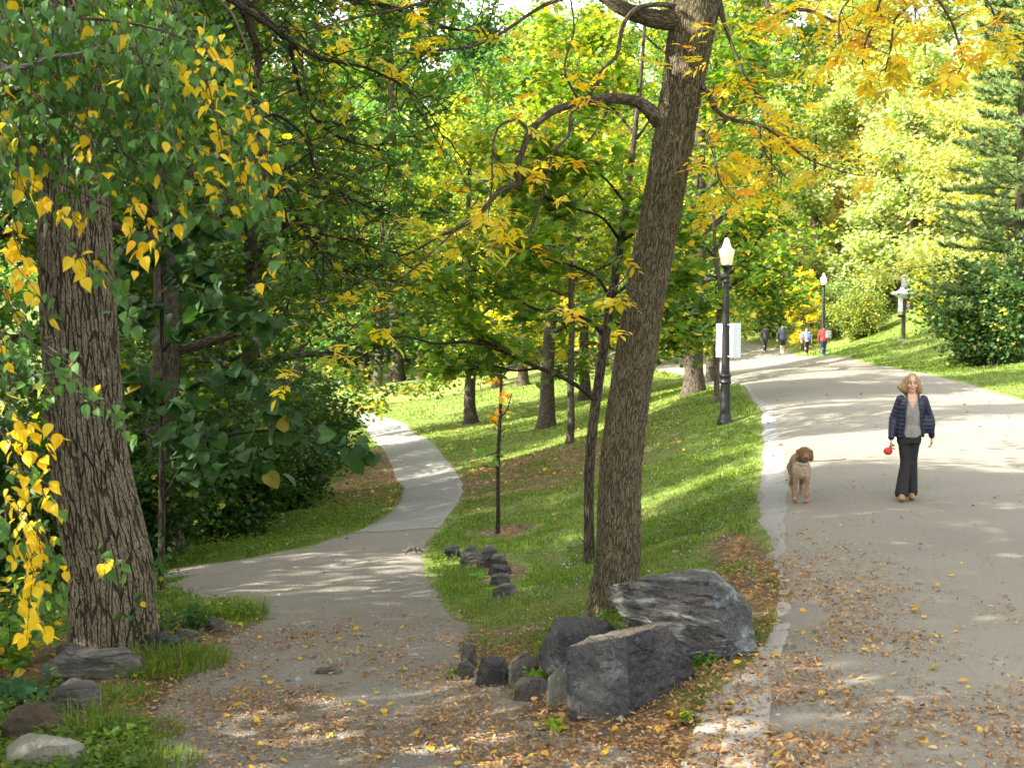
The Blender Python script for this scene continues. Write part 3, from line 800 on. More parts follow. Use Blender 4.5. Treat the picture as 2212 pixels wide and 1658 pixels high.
place('far2', 24.5, 88, 2.8, .8, 'rosy-tinted tree low on the hillside left of the old lamp standard', G(.27, .2, .12, .05))
# bushes along the right side
BR = [(1640, 728, .75, 'pale leafy shrub behind the two walkers in the road', G(.2, .3, .09, .05)), (1700, 735, .8, 'dull green shrub right behind the walkers', G(.07, .13, .05, .02)),
      (1830, 735, .85, 'silvery green shrub right of the second lamp post', G(.2, .3, .14, .0)), (1880, 732, .7, 'shrub between the silvery shrub and the old lamp', G(.13, .2, .06, .1)),
      (2090, 762, .75, 'shrub leaning over the lawn right of the old lamp', G(.09, .17, .03, .25)), (2100, 785, .85, 'dark green shrub nearest the road on the right', G(.04, .1, .035, .04)), (2180, 795, .95, 'dark bushy shrub at the right edge of the picture', G(.04, .1, .035, .04)),
      (1560, 738, .7, 'shrub far down the road behind the white board', G(.08, .16, .04, .1)), (2010, 730, .8, 'tall shrub behind the old lamp post', G(.1, .18, .04, .3))]
for i, (px, py, s, lb, c) in enumerate(BR):
    h = hit(px, py); sx = {2090: 2.3, 2100: 1.6, 2010: 2.6}.get(px, 0); place('bush_big', h[0] + sx, h[1] + 2.2 + (4 if px == 2010 else 0), i * 1.9, s, lb, c)
# woods on the left: undergrowth
h0 = []
BLF = [(470, 1150, .9), (560, 1135, .85), (650, 1115, .8), (720, 1085, .75), (400, 1180, 1.0), (745, 1020, .8), (735, 970, .9), (700, 1010, 1.0), (620, 1060, 1.1), (520, 1090, 1.2), (745, 930, 1.0), (690, 930, 1.2)]
BL = ['low dark shrub beside the grass verge', 'shrub with a few yellow leaves by the verge', 'shaded shrub half way along the verge', 'round shrub where the verge narrows', 'dark shrub behind the thin stem beside the big trunk', 'shrub at the bend of the path on its left',
      'shrub overhanging the left edge of the path', 'tall shrub behind the ones at the bend', 'tall shrub in the middle of the left thicket', 'tall shrub behind the verge in deep shade', 'last shrub before the far path end', 'tall shrub behind the last one at the path end']
for i, (px, py, s) in enumerate(BLF):
    h = hit(px, py); s2 = s * .62 * (1 if h[1] < 30 else 1.35)
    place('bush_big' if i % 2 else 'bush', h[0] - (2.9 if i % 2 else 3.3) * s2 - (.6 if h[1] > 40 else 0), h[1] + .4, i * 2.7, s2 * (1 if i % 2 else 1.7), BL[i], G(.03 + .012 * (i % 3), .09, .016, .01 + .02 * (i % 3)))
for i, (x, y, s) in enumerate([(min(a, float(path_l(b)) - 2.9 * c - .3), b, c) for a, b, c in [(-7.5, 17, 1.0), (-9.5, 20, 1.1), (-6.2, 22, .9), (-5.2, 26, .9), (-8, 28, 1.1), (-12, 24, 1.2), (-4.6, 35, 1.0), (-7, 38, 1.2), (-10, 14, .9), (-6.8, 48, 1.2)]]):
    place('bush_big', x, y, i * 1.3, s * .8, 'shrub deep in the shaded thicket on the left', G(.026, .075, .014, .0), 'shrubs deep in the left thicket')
# the wood outside the picture on the left, which shades the ground
SH = [(-9, 8, 'oak', 1.0), (-14, 3, 'oak', 1.05), (-16, 11, 'maple', 1.1), (-22, 6, 'oak', 1.1), (-24, 20, 'elm', 1.1), (-30, 12, 'oak', 1.2), (-9, -4, 'elm', 1.0), (-18, -6, 'oak', 1.1), (-26, -4, 'elm', 1.1), (-31, 30, 'elm', 1.2), (-3, -7, 'oak', 1.0), (-12, -14, 'oak', 1.1)]
for i, (x, y, k, s) in enumerate(SH):
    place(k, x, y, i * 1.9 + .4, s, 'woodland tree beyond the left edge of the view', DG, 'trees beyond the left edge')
# ---------------------------------------------------------------- the near trees
def limb(tb, pts, n=24, k=8):
    """pts: (px, py, depth, width in reference pixels) -> world path and radii."""
    a = np.array([[*Q(p[0], p[1], p[2]), p[3] * .5 * p[2] / FOC] for p in pts])
    s = smooth_path(a, n); P, R = s[:, :3], np.maximum(s[:, 3], .0022)
    tb.add(P, R, k)
    return P, R

def twiggy(tb, P, rg, n, ln, r=.006, up=-.02, wob=.22, q0=.2, side=1.0, k=4, seg=5, sub=2):
    out = []
    m = len(P) - 1
    for i in range(n):
        q = q0 + (1 - q0) * (i + rg.uniform(0, .9)) / n; kf = min(q, .999) * m; c = int(kf); cp = P[c] * (1 - (kf - c)) + P[c + 1] * (kf - c)
        dd = unit(P[c + 1] - P[c]); d = unit(dd * .7 + side * rg.normal(0, .8, 3))
        L = ln * rg.uniform(.5, 1.25) * (1.1 - .4 * q)
        T = wander(cp, d, L, seg, rg, wob, up)
        tb.add(T, np.linspace(r, r * .35, seg + 1), k)
        out.append(T)
        for s in range(sub):
            j = rg.integers(1, seg); d2 = unit(unit(T[j + 1] - T[j]) + rg.normal(0, .6, 3))
            T2 = wander(T[j], d2, L * .5 * rg.uniform(.6, 1.2), 4, rg, wob, up)
            tb.add(T2, np.linspace(r * .55, r * .25, 5), 3); out.append(T2)
    return out

def compound(paths, rg, size=.11, step=.3, nleaf=7, keep=1.0, droop=-.5):
    """ash-like leaves: leaflets in pairs along a drooping rachis."""
    P = []; D = []; N = []; rn = []
    for T in paths:
        for j in range(1, len(T)):
            if rg.uniform() > keep: continue
            d = unit(T[j] - T[j - 1]); sd = unit(np.cross(d, [0, 0, 1]) + 1e-6)
            r0 = unit(d * .5 + sd * rg.choice([-1, 1]) * .8 + np.array([0, 0, droop * rg.uniform(.1, 1)]))
            side = unit(np.cross(r0, [0, 0, 1])); nn = unit(np.cross(side, r0) + rg.normal(0, .25, 3)); c = rg.uniform(0, 1, 3)
            Lr = size * nleaf * .32
            for m in range(nleaf):
                if m == nleaf - 1: b = T[j] + r0 * Lr; dv = r0
                else:
                    b = T[j] + r0 * Lr * (.3 + .65 * (m // 2) / max(1, (nleaf - 1) // 2)); dv = unit(side * (1 if m % 2 else -1) + r0 * .5 + np.array([0, 0, -.25]))
                P.append(b); D.append(dv); N.append(nn + rg.normal(0, .15, 3)); rn.append(np.clip(c + rg.normal(0, .06, 3), 0, 1))
    P, D, N = map(np.array, (P, D, N))
    return leaf_mesh(P, 'lance' if size < .2 else 'lance', size, rg, N=N, D=D, rnd=np.array(rn))

rg = np.random.default_rng(11)
# --- big furrowed trunk on the left -------------------------------------------------
root = tag(empty('basswood_tree', hit(250, 1395)), 'massive furrowed trunk on the left rising behind the rock ledge', 'tree')
off = np.array(root.location)
def rel(tb):
    tb.V = [v - off for v in tb.V]; return tb
tb = Tube(); d0 = hit(250, 1395)[1]
limb(tb, [(262, 1470, d0, 215), (250, 1400, d0, 192), (243, 1330, d0, 186), (238, 1223, d0, 180), (208, 1080, d0, 170), (190, 963, d0, 160), (175, 768, d0, 157), (163, 540, d0, 152), (158, 293, d0, 132), (150, 80, d0, 118), (150, -150, d0, 105), (165, -420, d0 + .2, 90), (170, -700, d0 + .4, 70), (165, -1300, d0 + .4, 50), (165, -1900, d0, 16)], 420, 120)
tb2 = rel(tb); tb2.obj('trunk', MAT['bark_big'], root)
tb = Tube()
limb(tb, [(140, 330, d0, 70), (95, 285, d0 - .1, 60), (45, 235, d0 - .3, 55), (-20, 190, d0 - .5, 50), (-160, 80, d0 - 1, 44), (-400, -100, d0 - 1.4, 34)], 60, 24)
rel(tb).obj('limb', MAT['bark_big'], root)
tb = Tube(); paths = []
for pts in ([(200, -60, d0, 50), (380, -80, d0 - .3, 42), (505, -10, d0 - .6, 24), (545, 75, d0 - .7, 17), (558, 130, d0 - .7, 15), (548, 215, d0 - .7, 13), (556, 262, d0 - .7, 11), (562, 300, d0 - .7, 10), (600, 345, d0 - .6, 8), (660, 395, d0 - .5, 6), (740, 425, d0 - .4, 4)],
            [(505, -10, d0 - .6, 24), (560, 30, d0 - .3, 16), (620, 90, d0, 12), (640, 160, d0 + .2, 10), (660, 230, d0 + .3, 8), (720, 290, d0 + .4, 6), (840, 330, d0 + .5, 4)],
            [(556, 262, d0 - .7, 9), (600, 250, d0 - .5, 7), (660, 300, d0 - .3, 6), (690, 380, d0, 5), (800, 450, d0, 3.5), (880, 470, d0, 2.5)],
            [(380, -80, d0 - .3, 30), (560, -60, d0, 20), (720, -10, d0 + .3, 14), (860, 20, d0 + .5, 10), (960, 60, d0 + .6, 7), (1060, 70, d0 + .7, 4)],
            [(562, 300, d0 - .7, 9), (570, 380, d0 - .8, 7), (600, 450, d0 - .8, 6), (680, 500, d0 - .7, 5), (760, 520, d0 - .5, 3.5), (860, 545, d0 - .4, 2.5)],
            [(440, -40, d0 - .5, 20), (560, 40, d0 - .9, 13), (680, 120, d0 - .8, 9), (800, 150, d0 - .6, 6), (900, 210, d0 - .6, 4), (960, 300, d0 - .5, 2.5)],
            [(600, 345, d0 - .6, 6), (640, 470, d0 - .6, 4.5), (720, 570, d0 - .5, 3.5), (800, 600, d0 - .5, 2.5)]):
    P, R = limb(tb, pts, 30, 7); paths.append(P)
tw = []
for P in paths: tw += twiggy(tb, P, rg, 26, .85, .0075, up=-.03, q0=.3, sub=3, wob=.26)
rel(tb).obj('branches', MAT['twig'], root)
L1 = compound(tw[::6], rg, .07, keep=.35)
pts_ = np.concatenate([t[1:] for t in tw[::2]]); pts_ = pts_[rg.uniform(size=len(pts_)) < .35]
L2 = leaf_mesh(cluster(pts_, 2, .05, rg), 'oak', .10, rg, .8)
# the crown proper, above the picture, shades the path mouth
top = np.array([[*Q(165, -160 - 200 * i, d0)] for i in range(9)])
tbx = Tube(); cp = grow_crown(tbx, top, np.linspace(.2, .08, 9), rg, 22, 5.6, .05, (.0, .9), 5, 4, .04, az=None)
L3 = leaf_mesh(cluster(cp, 4, .3, rg), 'ovate', .15, rg, .8)
rel(tbx).obj('branches', MAT['bark'], root)
leaves_obj('foliage', [(v - off, f, a) for v, f, a in (L1, L2, L3)], MAT['leaf'], root, G(.05, .13, .02, .15))
# saplings and climbers on the trunk foot
tb = Tube(); P_ = []
for i in range(9):
    b = hit(200 + 14 * i, 1400 - rg.uniform(0, 30)); b[1] -= .15 + .1 * rg.uniform()
    T = wander(b - [0, 0, .05], [rg.normal(0, .25), -.05, 1], rg.uniform(.3, .95) + (.35 if i in (2, 3, 4) else 0), 8, rg, .16, .05); tb.add(T, np.linspace(.006, .002, 9), 4); P_.append(T[2:])
P_ = np.concatenate(P_); root = tag(empty('climbing_seedlings', off), 'small leafy suckers climbing the foot of the massive left trunk', 'plant')
rel(tb).obj('stems', MAT['twig'], root)
v, f, a = leaf_mesh(cluster(P_, 7, .055, rg, 1), 'ovate', .055, rg, .7, D=np.column_stack([rg.normal(0, .6, len(P_) * 7), rg.normal(0, .6, len(P_) * 7), -np.ones(len(P_) * 7)]), N=rg.normal(0, .5, (len(P_) * 7, 3)) + np.array([0, -.8, .6]))
leaves_obj('foliage', [(v - off, f, a)], MAT['leaf_near'], root, G(.04, .12, .025, .06))

# --- leaning tan-barked tree beside the boulders -------------------------------------
hb = hit(1322, 1335); dE = hb[1] + .1
root = tag(empty('ash_tree', hb), 'tall tan-barked tree leaning right behind the dark boulders', 'tree'); off = hb.copy()
tb = Tube()
limb(tb, [(1318, 1420, dE, 150), (1320, 1345, dE, 128), (1325, 1290, dE, 108), (1335, 1200, dE, 98), (1342, 1000, dE, 92), (1368, 800, dE, 88), (1401, 600, dE, 86), (1438, 400, dE, 86), (1472, 200, dE, 88), (1500, 30, dE, 100), (1530, -120, dE, 80), (1570, -400, dE, 62), (1590, -700, dE + .3, 44), (1600, -1000, dE + .6, 40), (1610, -1850, dE + .3, 14)], 460, 96)
rel(tb).obj('trunk', MAT['bark_mid'], root)
tb = Tube()
limb(tb, [(1495, 20, dE, 70), (1450, 42, dE - .1, 46), (1400, 38, dE - .2, 38), (1345, 18, dE - .3, 30), (1290, -20, dE - .3, 26), (1180, -120, dE - .2, 20)], 40, 20)
rel(tb).obj('limb', MAT['bark_mid'], root)
tb = Tube(); paths = []
def LB(pts, n=30, k=8):
    P, R = limb(tb, pts, n, k); paths.append((P, R)); return P
a1 = LB([(1425, 262, dE, 40), (1400, 236, dE - .05, 30), (1370, 218, dE - .1, 25), (1310, 213, dE - .3, 22), (1255, 224, dE - .45, 19), (1215, 232, dE - .55, 17), (1180, 250, dE - .6, 15), (1145, 285, dE - .6, 14), (1128, 330, dE - .6, 13), (1116, 372, dE - .55, 13), (1119, 396, dE - .5, 14), (1080, 412, dE - .5, 12), (1055, 440, dE - .55, 10), (1030, 468, dE - .6, 9), (985, 495, dE - .6, 7.5), (940, 515, dE - .5, 6.5), (890, 545, dE - .4, 5), (830, 560, dE - .3, 3.5)], 70, 12)
LB([(985, 495, dE - .6, 6), (960, 520, dE - .7, 5), (905, 570, dE - .8, 4.5), (860, 610, dE - .9, 4), (790, 680, dE - 1, 3.2), (700, 760, dE - 1.1, 2.5), (610, 835, dE - 1.1, 1.8)], 40, 6)
LB([(1145, 285, dE - .6, 9), (1120, 262, dE - .65, 6.5), (1090, 265, dE - .7, 5.5), (1072, 285, dE - .7, 5), (1064, 330, dE - .7, 4.5), (1062, 400, dE - .7, 4), (1058, 440, dE - .7, 3.5), (1050, 500, dE - .75, 2.5)], 30, 6)
LB([(1480, 15, dE, 15), (1420, 10, dE - .25, 11), (1370, 22, dE - .4, 10), (1345, 60, dE - .5, 9.5), (1332, 120, dE - .6, 9), (1300, 150, dE - .6, 8), (1290, 180, dE - .62, 8), (1262, 215, dE - .62, 8), (1235, 240, dE - .62, 8), (1228, 290, dE - .6, 7.5), (1195, 330, dE - .6, 7), (1186, 370, dE - .6, 6.5), (1170, 430, dE - .6, 5.5), (1140, 520, dE - .6, 3.5)], 60, 8)
LB([(1255, 224, dE - .45, 8), (1220, 150, dE - .5, 5), (1240, 60, dE - .5, 4), (1225, -40, dE - .5, 3)], 20, 5)
LB([(1500, 175, dE, 16), (1530, 200, dE - .15, 12), (1545, 235, dE - .25, 11), (1580, 258, dE - .3, 9), (1640, 270, dE - .4, 7), (1690, 300, dE - .5, 6), (1740, 340, dE - .6, 5), (1800, 365, dE - .6, 3), (1850, 378, dE - .6, 2)], 40, 8)
LB([(1640, 270, dE - .4, 6), (1645, 310, dE - .4, 5), (1665, 350, dE - .4, 4), (1700, 385, dE - .4, 2.5)], 16, 6)
LB([(1580, 258, dE - .3, 5.5), (1545, 262, dE - .45, 5), (1530, 290, dE - .5, 4.5), (1545, 350, dE - .5, 4), (1560, 400, dE - .5, 3), (1595, 440, dE - .5, 2)], 20, 6)
LB([(1550, 0, dE, 20), (1568, 60, dE - .1, 9), (1590, 120, dE - .1, 7), (1625, 190, dE - .1, 6), (1655, 230, dE - .1, 5), (1665, 330, dE - .1, 4), (1670, 400, dE, 2.5)], 30, 6)
LB([(1560, -100, dE, 24), (1640, -60, dE - .4, 17), (1655, 0, dE - .8, 13), (1672, 28, dE - .9, 11), (1740, 22, dE - 1.0, 8), (1820, 55, dE - 1.1, 6), (1900, 85, dE - 1.2, 4), (1960, 92, dE - 1.2, 2.5)], 36, 7)
LB([(1640, -60, dE - .4, 14), (1800, -90, dE - 1.2, 12), (1960, -60, dE - 1.6, 9), (2040, 20, dE - 1.8, 6), (2070, 90, dE - 1.8, 5), (2080, 140, dE - 1.8, 3.5), (2055, 175, dE - 1.8, 2.5)], 36, 7)
LB([(1800, -90, dE - 1.2, 10), (1900, -50, dE - 1.6, 7), (1890, 40, dE - 1.6, 5), (1870, 90, dE - 1.6, 4), (1862, 140, dE - 1.6, 3)], 24, 6)
LB([(1960, -60, dE - 1.6, 7), (1985, -10, dE - 1.8, 6), (1935, 40, dE - 1.7, 5), (1925, 100, dE - 1.7, 4), (1912, 155, dE - 1.7, 3)], 24, 6)
LB([(1800, -90, dE - 1.2, 8), (1840, -20, dE - 1.4, 5), (1815, 30, dE - 1.5, 4), (1812, 95, dE - 1.5, 2.5)], 20, 6)
LB([(2040, -40, dE - 1.8, 7), (2120, -10, dE - 2, 5), (2150, 40, dE - 2, 4), (2145, 75, dE - 2, 2.5)], 20, 6)
LB([(1180, -120, dE - .2, 16), (1060, -60, dE - .6, 10), (900, 10, dE - .8, 7), (760, 40, dE - .8, 5), (640, 80, dE - .8, 3)], 30, 6)
LB([(1290, -20, dE - .3, 14), (1180, 10, dE - .6, 9), (1050, 90, dE - .7, 7), (940, 110, dE - .7, 5), (800, 120, dE - .7, 3)], 30, 6)
LB([(1400, 560, dE, 14), (1375, 545, dE - .15, 9), (1350, 600, dE - .3, 5), (1290, 645, dE - .4, 4), (1240, 650, dE - .5, 2.5)], 20, 6)
tw = []; yl = []
for i, (P, R) in enumerate(paths):
    t = twiggy(tb, P, rg, 5 + int(len(P) / 5), .5, .0042, up=-.03, q0=.35, sub=2, wob=.24)
    tw += t
    if i in (8, 9, 10, 11, 12, 13, 14, 5, 7): yl += t
rel(tb).obj('branches', MAT['limb'], root)
LA = compound(tw, rg, .105, keep=.10)
LBv = compound(yl, rg, .095, keep=.15)
extra = []
for (px, py) in [(1000, 300), (1020, 320), (1075, 240), (1290, 200), (1160, 200), (1300, 190), (1390, 330), (1270, 400), (1175, 320), (980, 330), (1220, 205), (1330, 205), (1560, 120), (1590, 80), (1610, 130), (1570, 60), (1600, 190), (1620, 160), (1650, 250), (1560, 210), (1580, 300), (1620, 320), (1550, 330), (1680, 230), (1700, 275), (1590, 30), (1545, 150), (1900, 200), (1880, 180), (1960, 190), (1940, 230), (2020, 60), (1850, 30), (1800, 10), (1990, 120), (1850, 160), (1930, 30), (2100, 40), (2000, 170), (2040, 160), (1890, 110), (1560, 400), (1530, 430)]:
    b = Q(px + rg.uniform(-14, 14), py + rg.uniform(-14, 14), dE - rg.uniform(.2, 1.0)); extra.append(wander(b, rg.normal(0, 1, 3) * [1, 1, .3], .35, 4, rg, .2))
LC = compound(extra, rg, .09, keep=.6)
top = np.array([[*Q(1590 + 3 * i, -300 - 190 * i, dE)] for i in range(9)])
tbx = Tube(); cp = grow_crown(tbx, top, np.linspace(.16, .05, 9), rg, 20, 5.0, .05, (.25, 1.0), 5, 4, .04)
LD = leaf_mesh(cluster(cp, 3, .3, rg), 'lance', .2, rg, .8)
rel(tbx).obj('branches', MAT['limb'], root)
leaves_obj('foliage', [(v - off, f, a) for v, f, a in (LA, LBv, LC, LD)], MAT['leaf_ash'], root, G(.3, .32, .03, .9))

# --- slim dark maple just left of it -------------------------------------------------
hb = hit(1274, 1215); dH = hb[1]; off = hb.copy()
root = tag(empty('young_maple_tree', hb), 'slim dark-stemmed young maple left of the leaning tan tree', 'tree')
tb = Tube()
PT, RT = limb(tb, [(1272, 1240, dH, 30), (1273, 1200, dH, 25), (1272, 1100, dH, 22), (1274, 1000, dH, 22), (1283, 900, dH, 22), (1297, 800, dH, 21), (1312, 700, dH, 21), (1330, 590, dH, 20), (1345, 500, dH, 18), (1358, 400, dH, 15), (1372, 280, dH, 11), (1385, 160, dH, 8), (1395, 20, dH, 5)], 60, 12)
rel(tb).obj('trunk', MAT['bark'], root)
tb = Tube(); paths = []
for pts in ([(1283, 862, dH, 14), (1255, 838, dH - .2, 11), (1215, 815, dH - .5, 10), (1165, 795, dH - .8, 9), (1110, 770, dH - 1.1, 8), (1060, 748, dH - 1.3, 7), (1000, 738, dH - 1.5, 6.5), (940, 742, dH - 1.7, 5.5), (880, 727, dH - 1.8, 4.5), (810, 728, dH - 1.9, 3.5), (770, 712, dH - 1.9, 2.5)],
            [(1165, 795, dH - .8, 7), (1110, 800, dH - .8, 5), (1060, 790, dH - .8, 5), (1000, 800, dH - .9, 3.5), (960, 790, dH - .9, 2)],
            [(1110, 770, dH - 1.1, 6), (1070, 745, dH - 1.3, 5), (1015, 700, dH - 1.4, 4.5), (985, 660, dH - 1.5, 3.5), (940, 600, dH - 1.5, 2.5)],
            [(1300, 720, dH, 11), (1270, 690, dH - .3, 8), (1210, 672, dH - .6, 7), (1150, 665, dH - .9, 6), (1090, 620, dH - 1.1, 5), (1040, 590, dH - 1.2, 3), (990, 570, dH - 1.3, 2)],
            [(1315, 640, dH, 10), (1290, 600, dH - .2, 7), (1240, 575, dH - .5, 6), (1180, 560, dH - .8, 5), (1120, 530, dH - 1.0, 3.5), (1060, 520, dH - 1.2, 2)],
            [(1340, 520, dH, 9), (1300, 470, dH - .2, 6), (1240, 450, dH - .4, 5), (1160, 420, dH - .6, 4), (1080, 400, dH - .8, 2.5)],
            [(1325, 640, dH, 9), (1380, 600, dH - .5, 6), (1440, 590, dH - .6, 4), (1490, 605, dH - .8, 2)],
            [(1345, 520, dH, 8), (1410, 480, dH - .5, 4), (1460, 470, dH - .7, 2)],
            [(1352, 440, dH, 8), (1300, 380, dH - .3, 5.5), (1230, 350, dH - .6, 4), (1150, 340, dH - .8, 2.5)],
            [(1310, 680, dH, 8), (1340, 700, dH + .6, 6), (1420, 690, dH + .9, 4), (1480, 700, dH + 1, 2.5)],
            [(1375, 300, dH, 8), (1330, 240, dH + .3, 5), (1270, 200, dH + .4, 3), (1200, 150, dH + .4, 2)],
            [(1375, 300, dH, 8), (1440, 220, dH + .5, 5), (1540, 200, dH + .6, 3.5), (1640, 150, dH + .6, 2)]):
    P, R = limb(tb, pts, 26, 6); paths.append(P)
tw = []
for i, P in enumerate(paths):
    low = i < 3; t = twiggy(tb, P, rg, 13, .6 if low else .75, .005, up=.10 if low else .0, q0=.28, sub=3)
    if low: t = [q[q[:, 2] > np.interp(q[:, 0], P[::-1, 0], P[::-1, 2]) - .06] for q in t]
    tw += [q for q in t if len(q) > 1]
rel(tb).obj('branches', MAT['twig'], root)
pp = np.concatenate([t[1:] for t in tw]); pp = pp[rg.uniform(size=len(pp)) < .62]; pp = pp[~((pp[:, 0] / pp[:, 1] > .148) & (pp[:, 2] < 4.4))]
leaves_obj('foliage', [(lambda q: (q[0] - off, q[1], q[2]))(leaf_mesh(cluster(pp, 3, .10, rg, .5), 'maple', .125, rg, .55))], MAT['leaf'], root, G(.085, .185, .02, .10))

# --- thin sapling with a few red-brown leaves ----------------------------------------
hb = hit(1075, 1152); dS = hb[1]; off = hb.copy()
root = tag(empty('oak_sapling', hb), 'thin stake-like oak sapling with a few russet leaves on the slope', 'tree')
tb = Tube()
P, R = limb(tb, [(1075, 1165, dS, 12), (1076, 1100, dS, 9), (1076, 1000, dS, 8.5), (1079, 930, dS, 8), (1082, 860, dS, 7), (1083, 815, dS, 6)], 40, 10)
rel(tb).obj('trunk', MAT['twig'], root)
tb = Tube(); tw = []
for pts in ([(1083, 820, dS, 5), (1062, 800, dS, 4), (1035, 790, dS, 3), (1020, 770, dS, 2)], [(1083, 820, dS, 5), (1097, 795, dS, 3.5), (1108, 770, dS, 2)], [(1078, 905, dS, 4), (1095, 885, dS - .1, 3), (1105, 850, dS - .1, 2)],
            [(1080, 925, dS, 3), (1063, 905, dS, 2)], [(1078, 975, dS, 3), (1050, 985, dS, 2)], [(1077, 1010, dS, 3), (1040, 1005, dS, 2)], [(1079, 935, dS, 3), (1092, 925, dS, 2.5)]):
    tb = Tube(); P, R = limb(tb, pts, 8, 5); tw.append(P); rel(tb).obj('branch', MAT['twig'], root)
def leafset(px, col_r, n, s=.16):
    b = np.array([Q(px[0] + rg.normal(0, 8), px[1] + rg.normal(0, 6), dS + rg.normal(0, .08)) for _ in range(n)]) - off
    m = leaf_mesh(b, 'oak', s, rg, 1.0); return (m[0], m[1], np.clip(m[2] * [.3, 1, 1] + [0, 0, col_r], 0, 1))
leaves_obj('russet_leaves', [leafset((1095, 847), .6, 9), leafset((1070, 905), .6, 8), leafset((1078, 885), .6, 3), leafset((1068, 820), .6, 5)], MAT['leaf_near'], root, G(.4, .14, .03, .9))
leaves_obj('green_leaves', [leafset((1050, 985), 0, 7), leafset((1030, 975), 0, 4), leafset((1068, 995), 0, 5), leafset((1078, 975), 0, 4)], MAT['leaf_near'], root, G(.12, .26, .07, .0))

# --- thin dark stem with very large leaves next to the big trunk -----------------------
hb = hit(347, 1288); dC = hb[1]; off = hb.copy()
root = tag(empty('catalpa_sapling', hb), 'thin-stemmed sapling with very large shaded leaves right of the massive trunk', 'tree')
tb = Tube()
limb(tb, [(347, 1310, dC, 18), (347, 1250, dC, 15), (350, 1100, dC, 15), (350, 950, dC, 13), (351, 800, dC, 11), (350, 620, dC, 9), (352, 450, dC, 6), (356, 330, dC, 3)], 50, 12)
rel(tb).obj('trunk', MAT['bark'], root)
tb = Tube(); P = []; D = []
for pts in ([(352, 1080, dC, 10), (400, 1000, dC - .3, 7), (470, 950, dC - .6, 6), (560, 930, dC - .8, 5), (660, 935, dC - 1.0, 4), (740, 960, dC - 1.1, 3), (790, 985, dC - 1.1, 2)],
            [(351, 900, dC, 8), (400, 850, dC - .4, 6), (470, 810, dC - .6, 5), (530, 820, dC - .8, 4), (590, 860, dC - .9, 3), (610, 900, dC - .9, 2)],
            [(351, 760, dC, 8), (400, 700, dC - .3, 6), (460, 670, dC - .5, 5), (520, 670, dC - .7, 4), (580, 700, dC - .8, 2.5)],
            [(351, 960, dC, 8), (400, 930, dC - .8, 6), (430, 940, dC - 1.2, 4), (450, 990, dC - 1.4, 2.5)],
            [(350, 860, dC, 6), (310, 830, dC - .1, 5), (280, 850, dC - .2, 3)], [(350, 700, dC, 6), (300, 660, dC - .1, 4), (270, 680, dC - .1, 2.5)],
            [(351, 1000, dC, 6), (420, 980, dC + .3, 5), (520, 990, dC + .4, 4), (600, 1010, dC + .4, 2)], [(350, 620, dC, 5), (410, 580, dC - .3, 4), (470, 600, dC - .4, 2)],
            [(352, 520, dC, 5), (410, 480, dC - .3, 4), (480, 500, dC - .4, 2)], [(352, 560, dC, 5), (300, 540, dC - .3, 4), (280, 570, dC - .4, 2)]):
    Pl, R = limb(tb, pts, 16, 6)
    for j in range(3, 16):
        for s in range(4):
            P.append(Pl[j] + rg.normal(0, .09, 3)); d = unit(Pl[min(15, j + 1)] - Pl[j - 1]); D.append(unit(d * .5 + np.array([0, 0, -1.0]) + rg.normal(0, .45, 3)))
rel(tb).obj('branches', MAT['twig'], root)
P = np.array(P); D = np.array(D)
v, f, a = leaf_mesh(P, 'big', .185, rg, N=rg.normal(0, .45, P.shape) + np.array([-.1, -.7, .75]), D=D)
leaves_obj('foliage', [(v - off, f, a)], MAT['leaf_near'], root, G(.024, .075, .018, .0))  # leaf green darkened to stand in for deep shade

